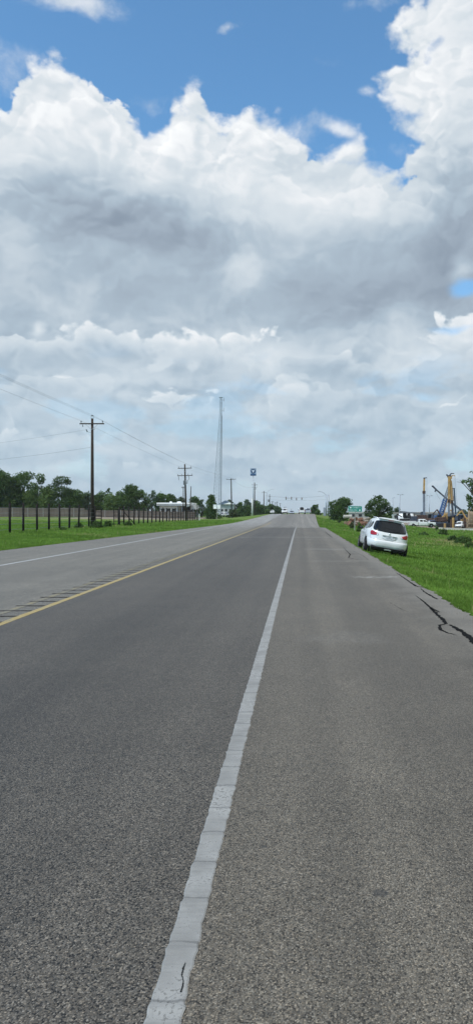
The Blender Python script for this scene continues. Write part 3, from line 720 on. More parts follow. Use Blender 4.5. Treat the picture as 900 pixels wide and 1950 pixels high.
def pickup(name, loc, rz, paint, label, cat='pickup truck', group=None, load=None, long=False, detail=True):
    """crew cab pickup, nose towards +y"""
    t = empty(name, loc, label, cat, group, rot=(0, 0, rz))
    y0 = -2.9
    # bonnet and cab shell
    rows = [(.42, .90, -.95, 2.75), (.55, .97, -.98, 2.85), (.95, .98, -.98, 2.84), (1.15, .97, -.98, 2.70), (1.22, .95, -.97, 1.50), (1.28, .92, -.97, 1.30), (1.6, .82, -.93, .88), (1.82, .74, -.85, .55), (1.88, .5, -.6, .3)]
    S = Shell(rows, 8); cuts = [((sx * .92, 1.85, .42), .50, .26) for sx in (-1, 1)]
    S.body('cab', [paint, M['well']], t, 56, 2, cuts)
    bed = MB()
    for s in (-1, 1):
        ol = [(-2.95, .55), (-2.55, .55)] + [(-2.05 + .5 * math.cos(a), .45 + .5 * math.sin(a)) for a in np.linspace(math.pi, 0, 12)] + [(-1.5, .55), (-1.02, .55), (-1.02, 1.22), (-2.95, 1.22)]
        bed.prism(ol, 'x', s * .96, s * .90)
    bed.box((0, -2.0, .66), (1.8, 1.9, .08)); bed.box((0, -2.93, .9), (1.80, .05, .62)); bed.box((0, -1.03, .95), (1.80, .05, .55))
    bed.build('bed', paint, t)
    MB().box((0, -3.02, .58), (1.86, .14, .2)).build('rear_bumper', M['chrome'], t, bevel=.02)
    MB().box((0, 2.86, .60), (1.9, .14, .24)).build('front_bumper', M['chrome'], t, bevel=.02)
    MB().box((0, 2.845, .95), (1.2, .05, .32)).build('grille', M['black'], t, bevel=.01)
    S.panel('windscreen', M['glass'], t, [(-.72, 1.30), (.72, 1.30), (.64, 1.72), (-.64, 1.72)], .012, 3, lambda x, z: (S.a_rear(x, z, True), z), thick=-.012, chaikin=1)
    S.panel('rear_window', M['glass'], t, [(-.62, 1.34), (.62, 1.34), (.58, 1.72), (-.58, 1.72)], .010, 3, lambda x, z: (S.a_rear(x, z), z), chaikin=1)
    for s in (-1, 1):
        for q in ([(-.82, 1.30), (.02, 1.28), (.0, 1.70), (-.76, 1.70)], [(.10, 1.28), (1.12, 1.27), (.78, 1.62), (.1, 1.70)]):
            S.panel('side_window', M['glass'], t, q, .006, 2, (lambda y, z, s=s: (S.a_side(y, z, s), z)), chaikin=1)
        MB().box((s * .78, 2.80, .98), (.28, .12, .24)).build('headlight', M['clear'], t, bevel=.02)
        MB().box((s * .90, -2.96, 1.0), (.12, .05, .34)).build('tail_light', M['red'], t, bevel=.01)
        MB().box((s * 1.08, .95, 1.32), (.16, .1, .22)).build('wing_mirror', M['black'], t, bevel=.02)
        for y in (-2.05, 1.85): wheel(s * .86, y, t, .42, .26, s)
    MB().box((0, -.1, .42), (1.1, 5.0, .18)).build('chassis', M['black'], t)
    return t
# ------------------------------------------------------------------ materials
M['wood'] = simple('pole_wood', (.052, .042, .035), .9, .15, var=.35, scale=6, bump=.01)
M['post'] = simple('creosote_post', (.020, .018, .017), .9, .15, var=.4, scale=9, bump=.01)
M['steel'] = simple('galvanised_steel', (.36, .40, .44), .5, .4, .5, .15, 3)
M['wire'] = simple('bare_wire', (.20, .22, .24), .5, .4, .4)
M['porcelain'] = simple('porcelain', (.16, .17, .19), .3, .5)
M['can'] = simple('transformer_can', (.14, .15, .16), .5, .4, .2)

# ------------------------------------------------------------------ utility poles along the left side
def pole_base(px, D): return PX(px, D)
def crossarm(t, z, w, n=3, dz=.0, brace=True, x0=0):
    o = MB().box((x0, -.14, z), (w, .10, .12)).build('crossarm', M['wood'], t)
    if brace: MB().beam((x0 - w * .27, -.20, z - .03), (0, -.2, z - .62), .03).beam((x0 + w * .27, -.20, z - .03), (0, -.2, z - .62), .03).build('brace', M['steel'], o)
    xs_ = {2: (-.44, .44), 3: (-.46, .2, .46), 4: (-.46, -.2, .2, .46)}[n]
    for f in xs_:
        MB().lathe([(.02, 0), (.02, .08), (.07, .10), (.07, .16), (.045, .17), (.06, .22), (.03, .26)], (x0 + f * w, -.14, z + .06), 'z', 8).build('insulator', M['porcelain'], o)
    return o
def upole(D, toppx, px=None, X=None, lean=0, label='', arms=((.35, 2.4, 2),), r=.15, grp='utility poles in the line along the left of the road', ztop=None, gbase=None):
    X = PX(px, D) if X is None else X
    z0 = G(X, D) if gbase is None else gbase
    H = (PZ(toppx, D) if ztop is None else ztop) - z0
    t = empty('utility_pole', (X, D, z0), label, 'utility pole', grp, rot=(0, R(lean), 0))
    MB().tube([(0, 0, -.4), (0, 0, H * .5), (0, 0, H)], [r * 1.15, r, r * .75], 12).build('shaft', M['wood'], t, smooth=True)
    for (dz, w, n) in arms: crossarm(t, H - dz, w, n)
    return t, H
p1, H1 = upole(73, 797, 176, label='tallest wooden utility pole, at the fence gate on the left with a single crossarm', arms=((.55, 2.5, 2),), r=.165, grp=None)
o = MB().tube([(-.12, 0, H1 + .27), (-.10, 0, H1 - .1), (.10, 0, H1 - .1), (.12, 0, H1 + .27)], .025, 6).build('top_bracket', M['steel'], p1)
MB().lathe([(.06, 0), (.12, .02), (.12, .07), (.05, .1)], (0, 0, H1 + .26), 'z', 10).build('insulator', M['porcelain'], o)
o = MB().tube([(0, 0, H1 - 1.45), (-.45, 0, H1 - 1.38), (-.58, 0, H1 - 1.30)], .025, 6).build('side_bracket', M['steel'], p1)
MB().tube([(-.5, 0, H1 - 1.38), (-.62, 0, H1 - 1.12)], .06, 8).build('insulator', M['porcelain'], o)
MB().tube([(-.96, -.1, H1 - .65), (-.93, -.1, H1 - .88)], .04, 8).build('cutout_fuse', M['porcelain'], p1)
MB().tube([(.18, 0, H1 - 1.1), (.3, 0, H1 - 1.05)], .04, 6).build('side_insulator', M['porcelain'], p1)
p2, H2 = upole(131, 884, 354.5, lean=-1.4, label='dark utility pole with two crossarms and a transformer behind the ranch fence', arms=((.75, 2.55, 2), (2.1, 2.8, 4)), r=.17)
MB().lathe([(.10, 0), (.26, .03), (.26, .78), (.20, .84), (.08, .9)], (-.05, -.32, H2 - 3.85), 'z', 14).build('transformer', M['can'], p2)
MB().tube([(.35, -.1, H2 - 3.6), (.42, -.1, H2 - 2.9)], .07, 8).tube([(0, 0, H2 - 3.6), (.38, -.1, H2 - 3.55)], .03, 6).build('surge_arrester', M['porcelain'], p2)
for a_, b_ in ((-1.2, -1.15), (.75, .7)): MB().tube([(a_, -.1, H2 - 2.2), (b_, -.1, H2 - 2.9)], .045, 6).build('cutout_fuse', M['porcelain'], p2)
upole(185, 926, 349, label='slim utility pole with a short crossarm, left of the transformer pole', arms=((.35, 1.0, 2),), r=.12, grp=None, gbase=.3)
upole(180, 926, 361.5, lean=2, label='thin bare pole leaning right of the transformer pole', arms=(), r=.12, grp=None, gbase=.3)
p3, H3 = upole(218, 911, 441, lean=-.9, label='wooden utility pole with one wide crossarm, rising from a small bush left of the road', arms=((.3, 2.9, 3),), r=.19)
upole(300, 919, 484.5, label='utility pole with three crossarms beside the tall blue sign', arms=((1.0, 2.5, 3), (2.0, 2.1, 2), (2.7, 1.4, 2)), r=.22)
for (px, tp_, D, arms, lab) in [(502, 935, 417, ((.8, 2.8, 3),), 'utility pole with one crossarm, next beyond the tall blue sign'), (513, 941, 498, ((1.6, 1.6, 2),), 'utility pole with a transformer beyond the left street lamp'),
                                (518.3, 954, 546, ((.6, 2.2, 2),), 'short utility pole with a crossarm, just beyond the left street lamp'), (524, 956.5, 620, ((.6, 2.2, 2),), 'left of two small twin utility poles far along the road'),
                                (527, 955, 660, ((.6, 2.6, 2),), 'right of two small twin utility poles far along the road'), (533, 958, 767, ((.6, 3.4, 2),), 'small utility pole above the end of the far hedge of trees'),
                                (541, 965, 930, ((.6, 3.4, 2),), 'tiny far utility pole over the oncoming white car'), (543.5, 965, 990, ((.6, 3.4, 2),), 'tiny far utility pole right of the oncoming white car'), (554, 969, 1150, ((.5, 4, 2),), 'farthest tiny utility pole over the road crest')]:
    tt, hh = upole(D, tp_, px, label=lab, arms=arms, r=.26)
    if px == 513: MB().lathe([(.2, 0), (.55, .05), (.55, 1.6), (.3, 1.8)], (-.6, -.3, hh - 5.5), 'z', 10).build('transformer', M['can'], tt)
for (px, tp_, D, lean, lab) in [(747, 948, 240, 0, 'thin lamp pole behind the round tree right of the road'), (760.5, 942, 225, 3.2, 'leaning lamp pole left of the single drilling mast'), (816.5, 944, 235, .8, 'lamp pole right of the single drilling mast')]:
    X = PX(px, D); z0 = G(X, D); H = PZ(tp_, D) - z0
    t = empty('yard_lamp', (X - math.tan(R(lean)) * H * .8, D, z0), lab, 'lamp post', 'lamp poles around the work yard', rot=(0, R(lean), 0))
    MB().tube([(0, 0, -.2), (0, 0, H)], [.17, .12], 8).build('shaft', M['steel'], t, smooth=True)
    if px != 747:
        MB().beam((-.9, 0, H), (.9, 0, H), .09).build('bracket', M['steel'], t)
        for s in (-1, 1): MB().box((s * .75, -.1, H + .08), (.5, .45, .16)).build('lamp_head', M['steel'], t, bevel=.03)
    else: MB().box((.35, 0, H), (.8, .2, .12)).build('lamp_head', M['steel'], t, bevel=.02)
upole(420, 961, 601.5, label='short grey pole above the round tree at the crest', arms=(), r=.22, grp=None)

# ---- wires
def cat_pts(a, b, sag, n=24):
    a, b = Vector(a), Vector(b)
    return [a.lerp(b, k / n) - Vector((0, 0, sag * 4 * (k / n) * (1 - k / n))) for k in range(n + 1)]
def wire(pts, label, r=.011, grp='power lines strung along the left side poles'):
    o = MB().tube(pts, r, 5).build('power_line', M['wire'], None); return tag(o, label, 'power line', grp)
X1 = PX(176, 73); z1 = p1.location.z + H1; X2 = PX(354.5, 131); z2 = p2.location.z + H2; X3 = PX(441, 218); z3 = p3.location.z + H3
def run(o1, o2, o3, lab, sag=.16, r=.008):
    pts = cat_pts((X1 + o1[0] - .2, 14, z1 + o1[1]), (X1 + o1[0], 73, z1 + o1[1]), sag)
    pts += cat_pts((X1 + o1[0], 73, z1 + o1[1]), (X2 + o2[0], 131, z2 + o2[1]), sag)[1:]
    pts += cat_pts((X2 + o2[0], 131, z2 + o2[1]), (X3 + o3[0], 218, z3 + o3[1]), sag * 1.6)[1:]
    wire(pts, lab, r)
run((0, .36), (0, .05), (0, .2), 'topmost thin power line, over the head of the pole at the gate')
run((-1.1, -.25), (-1.2, -.45), (-1.3, -.05), 'thin power line on the left end of the gate pole crossarm')
run((1.1, -.25), (1.2, -.45), (1.3, -.05), 'thin power line on the right end of the gate pole crossarm')
0 and run((-.1, -1.45), (0, -2.6), (0, -1.5), 'lower thin power line below the crossarm of the gate pole', .35, .008)
wire(cat_pts((X1 - .6, 73, z1 - 1.15), (-72, 92, z1 - 2.2), 1.1), 'upper service line leaving the gate pole to the left, above another', .008, None)
wire(cat_pts((X1 - .1, 73, z1 - 2.95), (-70, 90, z1 - 3.2), 1.3), 'lower service line leaving the gate pole to the left, below another', .010, None)
wire(cat_pts((X3, 218, z3 - .1), (PX(484.5, 300), 300, PZ(926, 300)), 1.4) + cat_pts((PX(484.5, 300), 300, PZ(926, 300)), (PX(502, 417), 417, PZ(938, 417)), 1.8)[1:], 'thin power line running past the tall blue sign', .018, None)

# ------------------------------------------------------------------ ranch fences
def hframe(t, a, b, h, z0):
    pass
def ranch_fence(Ds, label, X=-21.0, braces=(), hid=0):
    D0 = Ds[0]; t = empty('ranch_fence', (X, D0, G(X, D0)), label, 'fence')
    rnd = random.Random(int(D0))
    Z0 = G(X, D0)
    for D in Ds:
        h = 2.32 + rnd.uniform(-.06, .06); zz = G(X, D) - Z0; lx = rnd.uniform(-.04, .04)
        MB().tube([(rnd.uniform(-.05, .05), D - D0, zz - .3), (lx, D - D0, zz + h)], [.095, .085], 8).build('post', M['post'], t, smooth=True)
    for (a, b) in braces:
        mb = MB()
        for zz in (1.95, 1.2, .5): mb.tube([(0, a - D0, G(X, a) - Z0 + zz), (0, b - D0, G(X, b) - Z0 + zz)], .05, 6)
        mb.build('brace_rail', M['post'], t)
    for k, zz in enumerate((.35, .75, 1.15, 1.55, 1.95)):
        MB().tube([(-.06, D - D0, G(X, D) - Z0 + zz) for D in Ds], .013, 4).build('wire', M['wire'], t)
    return t
ranch_fence(list(np.arange(37.9, 70.0, 2.71)) + [71.0, 72.9], 'near stretch of dark post ranch fence, left of the gate opening', braces=())
ranch_fence([82.9, 84.9] + list(np.arange(87.6, 150, 2.73)), 'far stretch of closely set dark posts, right of the gate opening', braces=((82.9, 84.9),))
def pipe_gate(D0, D1, X, label, open_=0):
    t = empty('ranch_gate', (X, D0, G(X, D0)), label, 'gate', rot=(0, 0, R(open_)))
    mb = MB(); w = D1 - D0
    for y in (0.05, w - .05): mb.tube([(0, y, .15), (0, y, 2.0)], .05, 6)
    mb.build('frame', M['post'], t)
    mb = MB()
    for z in (.25, .6, .95, 1.3, 1.65, 1.95): mb.tube([(0, .05, z), (0, w - .05, z)], .035, 6)
    mb.build('rail', M['post'], t)
pipe_gate(73.2, 75.6, -21.05, 'narrow dark railed gate panel beside the tall utility pole')
pipe_gate(80.6, 82.6, -21.05, 'dark railed gate panel at the start of the far fence stretch')
MB_ = MB().tube([(0, 0, 1.7), (1.1, 1.6, 0)], .05, 6); o = MB_.build('fence_strut', M['post']); o.location = (-21, 85.0, G(-21, 85)); tag(o, 'diagonal dark strut propping the far fence corner', 'strut')

# ---- board fence at the back of the paddock
bf_m, nt, b = mat('weathered_boards', .9, .1)
v = objc(); x, y, z = sepxyz(v); n1 = noise(v, .35, 5, .6); n2 = noise(vec(x * 6.5, y * 6.5, z * .4), 1, 3)
setc(b, mixc(smooth(n2, .35, .65), mixc(n1, (.095, .075, .060), (.155, .125, .105)), mixc(n1, (.13, .105, .085), (.20, .17, .145))))
pale_post = simple('pale_fence_post', (.30, .28, .26), .8)
X0, X1_ = PX(-60, 180), PX(372, 172)
t = empty('board_fence', (X0, 180, G(X0, 180)), 'long weathered brown board fence across the back of the paddock', 'fence')
nb = 44; Zb = t.location.z
for k in range(nb):
    xa = (X1_ - X0) * k / nb; xb_ = (X1_ - X0) * (k + 1) / nb; ya = -8 * k / nb
    za = G(X0 + xa, 180 + ya) - Zb; hh = 2.25 - (.55 if k > 22 else 0)
    mb = MB().box(((xa + xb_) / 2, ya, za + hh / 2), (xb_ - xa - .02, .05, hh)); mb.box(((xa + xb_) / 2, ya - .06, za + hh * .82), (xb_ - xa - .1, .05, .1)); mb.box(((xa + xb_) / 2, ya - .06, za + .35), (xb_ - xa - .1, .05, .1))
    mb.build('board_panel', bf_m, t)
    if k % 3 == 0: MB().box((xa, ya - .08, za + hh / 2 + .05), (.12, .10, hh + .1)).build('post', pale_post, t)
# marker posts
def marker(px, D, y0, y1, label, w=.13):
    X = PX(px, D); z0 = G(X, D); h = PZ(y0, D) - z0
    t = empty('marker_post', (X, D, z0), label, 'marker post')
    MB().box((0, 0, h / 2), (w, .05, h)).build('post', M['clear'] if 0 else simple('white_plastic', (.62, .62, .60), .6), t, bevel=.01)
    MB().box((0, -.032, h * .85), (w * .7, .01, .12)).build('reflector', M['steel'], t)
marker(44, 96, 980.5, 995, 'white marker post in the grass behind the near ranch fence', .20)
marker(379.5, 141, 979, 990, 'white marker post at the end of the far ranch fence', .18)

# ------------------------------------------------------------------ lattice tower
def tower():
    D = 232; s0 = F / D
    base = PZ(985, D); X0 = PX(413, D); top_z = PZ(757, D)
    t = empty('radio_tower', (X0, D, 0), 'very tall slender lattice steel radio mast rising over the trees', 'mast')
    H = top_z
    def corner(k, z):
        f = min(1, z / (H * .86)); 
        cx = 1.25 * (f) + 0.5 * max(0, (z / H) - .86)
        w = 1.72 * (1 - f) + .42 * f
        a = [R(200), R(-40), R(80)][k]
        # right-hand legs nearly upright, the left leg slants in
        return Vector((cx + w * math.cos(a) * 1.0, w * math.sin(a), z))
    zs = np.linspace(0, H, 34)
    for k in range(3):
        MB().tube([corner(k, z) for z in zs], .065, 6).build('leg', M['steel'], t, smooth=True)
    mb = MB()
    for i in range(33):
        for k in range(3):
            a0, a1 = corner(k, zs[i]), corner(k, zs[i + 1]); b0, b1 = corner((k + 1) % 3, zs[i]), corner((k + 1) % 3, zs[i + 1])
            mb.beam(a0, b1, .034); mb.beam(b0, a1, .034); mb.beam(a0, b0, .03)
    mb.build('lattice', M['steel'], t)
    mb = MB(); c = (corner(0, H) + corner(1, H)) / 2
    for z in (H - .8, H - 4.2):
        p = corner(1, z)
        MB().tube([p, p + Vector((.55, 0, -.1)), p + Vector((.6, 0, .9))], .06, 6).tube([p + Vector((.6, 0, .6)), p + Vector((.6, 0, -.5))], .1, 8).build('antenna', M['steel'], t)
    MB().box((corner(0, H).x * .5 + corner(1, H).x * .5, 0, H + .05), (1.1, .9, .1)).build('top_platform', M['steel'], t)
    MB().tube([corner(1, z) + Vector((.1, 0, 0)) for z in zs[:-5]], .09, 6).build('cable_run', M['wire'], t)
tower()

# ------------------------------------------------------------------ tall blue sign with its emblem
sb = simple('sign_pale_blue', (.30, .40, .55), .5); sn = simple('sign_navy', (.025, .065, .15), .5); sm = simple('sign_mid_blue', (.07, .15, .32), .5); sw = simple('sign_white', (.62, .68, .78), .5)
D = 250; X = PX(481.8, D); zb = G(X, D); t = empty('pylon_sign', (X, D, zb), 'tall square blue pylon sign with a pale V emblem on a navy disc', 'sign')
zt = PZ(892, D) - zb; w = 11.2 * D / F; h = 14 * D / F; zc = zt - h / 2
MB().tube([(0, 0, -.3), (0, 0, zt - h)], [.16, .14], 10).build('pole', M['steel'], t, smooth=True)
MB().tube([(-.35, 0, -.3), (-.35, 0, PZ(949, D) - zb)], .27, 12).build('sleeve', simple('white_sleeve', (.62, .62, .58), .6), t, smooth=True)
cab = MB().box((0, 0, zc), (w, .4, h)).build('sign_cabinet', sb, t, bevel=.03)
f = -.205
MB().lathe([(.88, 0), (.88, .03)], (0, f - .03, zc + h * .13), 'y', 28).build('emblem_disc', sn, cab)
vv = MB().prism([(-.50, .42), (-.20, .46), (.0, .0), (.20, .46), (.50, .42), (.12, -.55), (-.12, -.55)], 'y', f - .06, f - .035); vv.v = [(a, b_, c + zc + h * .13) for a, b_, c in vv.v]; vv.build('emblem', sw, cab)
MB().box((0, f - .012, zc - h * .36), (w * .96, .02, h * .24)).build('name_band', sn, cab)
mb = MB(); rnd = random.Random(2)
for k in range(8): mb.box((-.72 + k * .205, f - .03, zc - h * .36), (.13, .015, .22 if k % 2 else .28))
mb.build('band_lettering', sm, cab)
MB().box((0, f - .012, zc + h * .455), (w * .92, .02, h * .05)).build('top_band', simple('sign_grey', (.14, .17, .23), .5), cab)

# ------------------------------------------------------------------ road signs
def street_sign(px, D, x0, x1, y0, y1, face, label, post_m=None, kind='sign', posts=1, divider=False):
    X = PX((x0 + x1) / 2, D); zb = G(X, D); t = empty('road_sign', (X, D, zb), label, kind)
    w = (x1 - x0) * D / F; h = (y1 - y0) * D / F; zt = PZ(y0, D) - zb
    f = MB().box((0, 0, zt - h / 2), (w, .03, h)).build('sign_face', face, t, bevel=.006)
    MB().box((0, .05, (zt - h * .1) / 2 - .1), (.09, .06, zt - h * .1 + .2)).build('post', post_m or M['steel'], t)
    return t, f, w, h, zt
t, f, w, h, zt = street_sign(413, 150, 406, 419.5, 960.5, 969, simple('sign_blank', (.88, .89, .88), .5), 'white rectangular sign on a pale post by the left shoulder', simple('pale_post', (.32, .31, .28), .7))
MB().box((0, -.03, zt - h * .55), (.12, .03, h * .8)).build('backing_bar', M['steel'], t)
MB().box((0, -.03, zt - .05), (w * .95, .02, .06)).build('edge_bar', M['steel'], t)
grn = simple('sign_green', (.0, .235, .19), .4, .4, var=.08); wt = simple('sign_lettering_white', (.75, .8, .78), .5)
D = 90; X = PX(674.5, D); zb = G(X, D); t = empty('road_sign', (X, D, zb), 'green guide sign with two lines of white lettering, in the right verge', 'road sign', rot=(0, R(1.2), 0))
zt = PZ(963.5, D) - zb; w = 26.5 * D / F; h = 11.2 * D / F
fa = MB().box((0, 0, zt - h / 2), (w, .03, h)).build('sign_face', grn, t, bevel=.008)
bd = MB()
for (cx, cz, ww, hh) in [(0, h / 2 - .025, w - .04, .022), (0, -h / 2 + .025, w - .04, .022), (-w / 2 + .025, 0, .022, h - .05), (w / 2 - .025, 0, .022, h - .05)]: bd.box((cx, -.02, zt - h / 2 + cz), (ww, .008, hh))
bd.build('border', wt, fa)
mb = MB(); rnd = random.Random(5)
def glyphs(x0, x1, zc, gh):
    x_ = x0
    while x_ < x1:
        g = rnd.choice('lonmea'); gw = .06
        mb.box((x_, -.02, zc), (.018, .008, gh))
        if g != 'l': mb.box((x_ + .028, -.02, zc + gh * .4 * rnd.choice([1, -1])), (.05, .008, .016))
        if g in 'onm': mb.box((x_ + .052, -.02, zc), (.018, .008, gh))
        x_ += gw * 1.55
glyphs(-w * .22, w * .40, zt - h * .30, .15); glyphs(-w * .42, w * .12, zt - h * .70, .15)
mb.build('lettering', wt, fa)
for (cx, cz) in ((-w * .33, zt - h * .30), (w * .33, zt - h * .70)):
    MB().lathe([(.10, 0), (.10, .01)], (cx, -.026, cz), 'y', 14).build('symbol', wt, fa)
for s in (0,): MB().box((0, .05, (zt - h * .2) / 2 - .1), (.10, .07, zt - h * .2 + .2)).build('post', simple('weathered_post', (.30, .29, .27), .7), t)

# ------------------------------------------------------------------ signals on a span wire and their poles
Ds = 262
t = empty('span_wire', (PX(505, Ds), Ds, PZ(946, Ds)), 'thin cable carrying the traffic signals across the road', 'cable')
o = MB().tube([Vector((PX(x_, Ds) - t.location.x, 0, PZ(y_, Ds) - t.location.z)) for x_, y_ in [(505, 944), (525, 946), (545, 947.5), (560, 948), (575, 947.8), (600, 946), (622, 944)]], .03, 5).build('cable', M['wire'], t)
MB().tube([Vector((PX(x_, Ds) - t.location.x, 0, PZ(y_, Ds) - t.location.z)) for x_, y_ in [(507, 951), (530, 952.5), (545, 953), (575, 953.2), (600, 952.6), (622, 951)]], .018, 5).build('tether', M['wire'], t)
sig_m = simple('signal_housing', (.20, .21, .21), .6); 
for (px, py, lab, hz) in [(544, 949, 'leftmost traffic signal hanging over the road', 1), (554.5, 949, 'second traffic signal from the left over the road', 1), (564, 950.5, 'third traffic signal from the left, hanging slightly lower', .8), (574, 949.8, 'rightmost traffic signal hanging over the road', .8)]:
    t = empty('traffic_signal', (PX(px, Ds), Ds - .1, PZ(py + 2.8, Ds)), lab, 'traffic signal', 'traffic signals over the road')
    MB().box((0, 0, .55), (.36, .24, 1.1 * hz)).build('housing', sig_m, t, bevel=.03)
    for k, nm in enumerate(('green_lens', 'amber_lens', 'red_lens')):
        c = [(.02, .12, .07), (.25, .14, .02), (.22, .02, .02)][k]
        MB().lathe([(.11, 0), (.10, .03)], (0, -.15, .55 + (k - 1) * .33 * hz), 'y', 12).build(nm, simple(nm, c, .3), t)
    MB().tube([(0, 0, 1.0), (0, 0, 1.35)], .03, 5).build('hanger', M['wire'], t)
o = MB().tube([(PX(545, Ds), Ds - .1, PZ(949.3, Ds)), (PX(553.5, Ds), Ds - .1, PZ(949.3, Ds))], .07, 6).build('signal_bar', M['steel']); tag(o, 'horizontal steel bar linking the two left traffic signals', 'bar')
def lamp_pole(px, D, tp_, r, arm, lab):
    X = PX(px, D); z0 = G(X, D); H = PZ(tp_, D) - z0
    t = empty('street_lamp' if arm else 'signal_pole', (X, D, z0), lab, 'street lamp' if arm else 'pole')
    MB().tube([(0, 0, -.2), (0, 0, H)], [r, r * .7], 10).build('shaft', M['steel'], t, smooth=True)
    if arm:
        e = [Vector((0, 0, H - .3))] + [Vector((a * D / F, 0, H + b_ * D / F)) for a, b_ in arm]
        MB().tube(e, .07, 6).build('arm', M['steel'], t); MB().box(e[-1] + Vector((math.copysign(.2, arm[-1][0]), 0, -.03)), (.7, .25, .12)).build('lamp_head', M['steel'], t, bevel=.03)
    return t
lamp_pole(620.5, 250, 942, .30, [(-2, 1), (-5, 3.5), (-9, 5.5), (-13, 5.8)], 'steel street lamp with a long curved arm reaching left, right of the road')
t = lamp_pole(624.6, 252, 942, .30, None, 'plain steel signal pole right beside the curved street lamp')
lamp_pole(507.3, 430, 938, .35, [(2, 2), (5, 4.5), (9, 6), (13, 6.2)], 'steel street lamp with a curved arm reaching right, left of the road')
cab_m = simple('cabinet_grey', (.24, .27, .33), .6)
for (px, w_, tp_, D, lab) in [(617.5, .9, 966.5, 245, 'tall grey signal cabinet at the foot of the street lamp'), (628.5, .8, 968, 246, 'grey signal cabinet right of the plain steel pole')]:
    X = PX(px, D); z0 = G(X, D); H = PZ(tp_, D) - z0
    t = empty('control_cabinet', (X, D, z0), lab, 'cabinet'); MB().box((0, 0, H / 2), (w_, .6, H)).build('housing', cab_m, t, bevel=.03); MB().box((0, -.315, H * .5), (w_ * .8, .03, H * .8)).build('door', simple('cabinet_door', (.28, .31, .36), .5), t, bevel=.01)

# ------------------------------------------------------------------ buildings
def building(name, loc, label, cat='building'):
    return empty(name, loc, label, cat)
bw = simple('white_wall', (.86, .87, .86), .7, var=.1, scale=.6); dk = simple('dark_opening', (.02, .022, .025), .5); tan = simple('tan_metal', (.36, .33, .28), .7, var=.12, scale=.4); rf = simple('blue_roof', (.10, .14, .20), .6, var=.15, scale=.4)
D = 195; xa, xb_ = PX(299, D), PX(371, D); z0 = G(xa, D); t = building('filling_station', (xa, D, z0), 'long low white flat roofed station behind the far ranch fence')
zT = PZ(957, D) - z0; W = xb_ - xa; s = D / F
MB().box((W * .45, 5, zT - 3.0 * s - .01), (W * .9, 11, .82)).build('roof_fascia', bw, t, bevel=.03)
MB().box((W * .45, 4.9, zT - 3.0 * s + .0), (W * .905, 11.2, .10)).build('fascia_stripe', simple('grey_stripe', (.35, .36, .37), .6), t)
MB().box((3.0, 5.5, (zT - 1.0) / 2), (5.2, 8, zT - 1.0)).build('wall', bw, t)
MB().box((W * .62, 8.5, (zT - 1.1) / 2), (W * .45, 3, zT - 1.1)).build('back_wall', dk, t)  # near-black box, its colour stands for the shade in the open bay
for k in range(3): 
    fo = MB().box((1.3 + k * 1.6, 1.48, zT - 2.1), (1.0, .06, .9)).build('window', dk, t)
for k in range(4): MB().box((5.6 + k * 1.15, .6, (zT - .9) / 2), (.16, .16, zT - .9)).build('column', M['steel'], t)
for (k, ww) in ((3.1, .7), (5.4, 1.3)): MB().box((k, 4, zT + .10), (ww, 1, .5), taper=.7).build('roof_unit', bw, t)
MB().box((W * .95, 3, (zT - 1.3)), (1.6, 5, 1.3)).build('side_canopy', simple('grey_canopy', (.40, .41, .40), .7), t, bevel=.02)
MB().box((W * 1.02, 3, (zT - 2.5) / 2), (.2, .2, zT - 2.5)).build('side_column', M['steel'], t)
D = 275; xa = PX(416, D); z0 = G(xa, D); t = building('house', (xa, D, z0), 'white walled building with a blue grey roof beside the mast foot')
zT = PZ(953, D) - z0; W = 29 * D / F
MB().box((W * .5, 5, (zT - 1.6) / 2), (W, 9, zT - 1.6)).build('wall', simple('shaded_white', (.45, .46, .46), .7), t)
r_ = MB().prism([(-.4, zT - 1.65), (W * .42, zT), (W * .62, zT - .6), (W + .4, zT - 1.5)], 'y', -.2, 10.2).build('roof', rf, t)
MB().prism([(W * .3, zT - 1.50), (W * .7, zT - .75), (W * 1.05, zT - 1.5)], 'y', -.5, -.25).build('gable', bw, t)
for k in range(3): MB().box((W * (.2 + .28 * k), .44, zT * .38), (.9, .1, .9)).build('window', dk, t)
# ridge of yard buildings on the right
D = 270; xa = PX(755, D); z0 = -2.0; t = building('long_shed', (xa, D, z0), 'long low tan shed with a sloping grey roof behind the yard')
W = (905 - 755) * D / F; s = D / F; zr = PZ(975, D) - z0
MB().box((W / 2, 8, zr / 2), (W, 16, zr)).build('wall', tan, t)
MB().prism([(-1, PZ(977, D) - z0), (-1, PZ(973, D) - z0), (2 * s, PZ(972.3, D) - z0), (25 * s, PZ(975, D) - z0), (60 * s, PZ(977.5, D) - z0), (W, PZ(978, D) - z0), (W, PZ(980, D) - z0)], 'y', -.3, 16.3).build('roof', simple('grey_roof', (.15, .17, .19), .6), t)
for k in range(9): MB().box((2.2 + k * 3.1, -.04, zr * .4), (2.0, .1, zr * .55)).build('bay_door', simple('bay_door', (.20, .18, .16), .7), t)
D = 230; xa = PX(748, D); z0 = G(xa, D); t = building('office_cabin', (xa, D, z0), 'small pale green cabin right of the round tree')
W = 11 * D / F; zT = PZ(976, D) - z0
MB().box((W / 2, 2, (zT - .3) / 2), (W, 4, zT - .3)).build('wall', simple('pale_green_wall', (.40, .45, .40), .7), t); MB().box((W / 2, 2, zT - .15), (W + .4, 4.4, .3)).build('roof', tan, t, bevel=.02)
MB().box((W * .35, -.04, zT * .55), (.7, .08, .8)).build('window', dk, t); MB().box((W * .75, -.04, zT * .35), (.8, .08, zT * .65)).build('door', dk, t)
D = 215; xa = PX(684, D); z0 = G(xa, D); t = building('low_building', (xa - 3, D, z0), 'low pale building glimpsed between the two round trees')
W = 20 * D / F + 3; zT = PZ(974, D) - z0
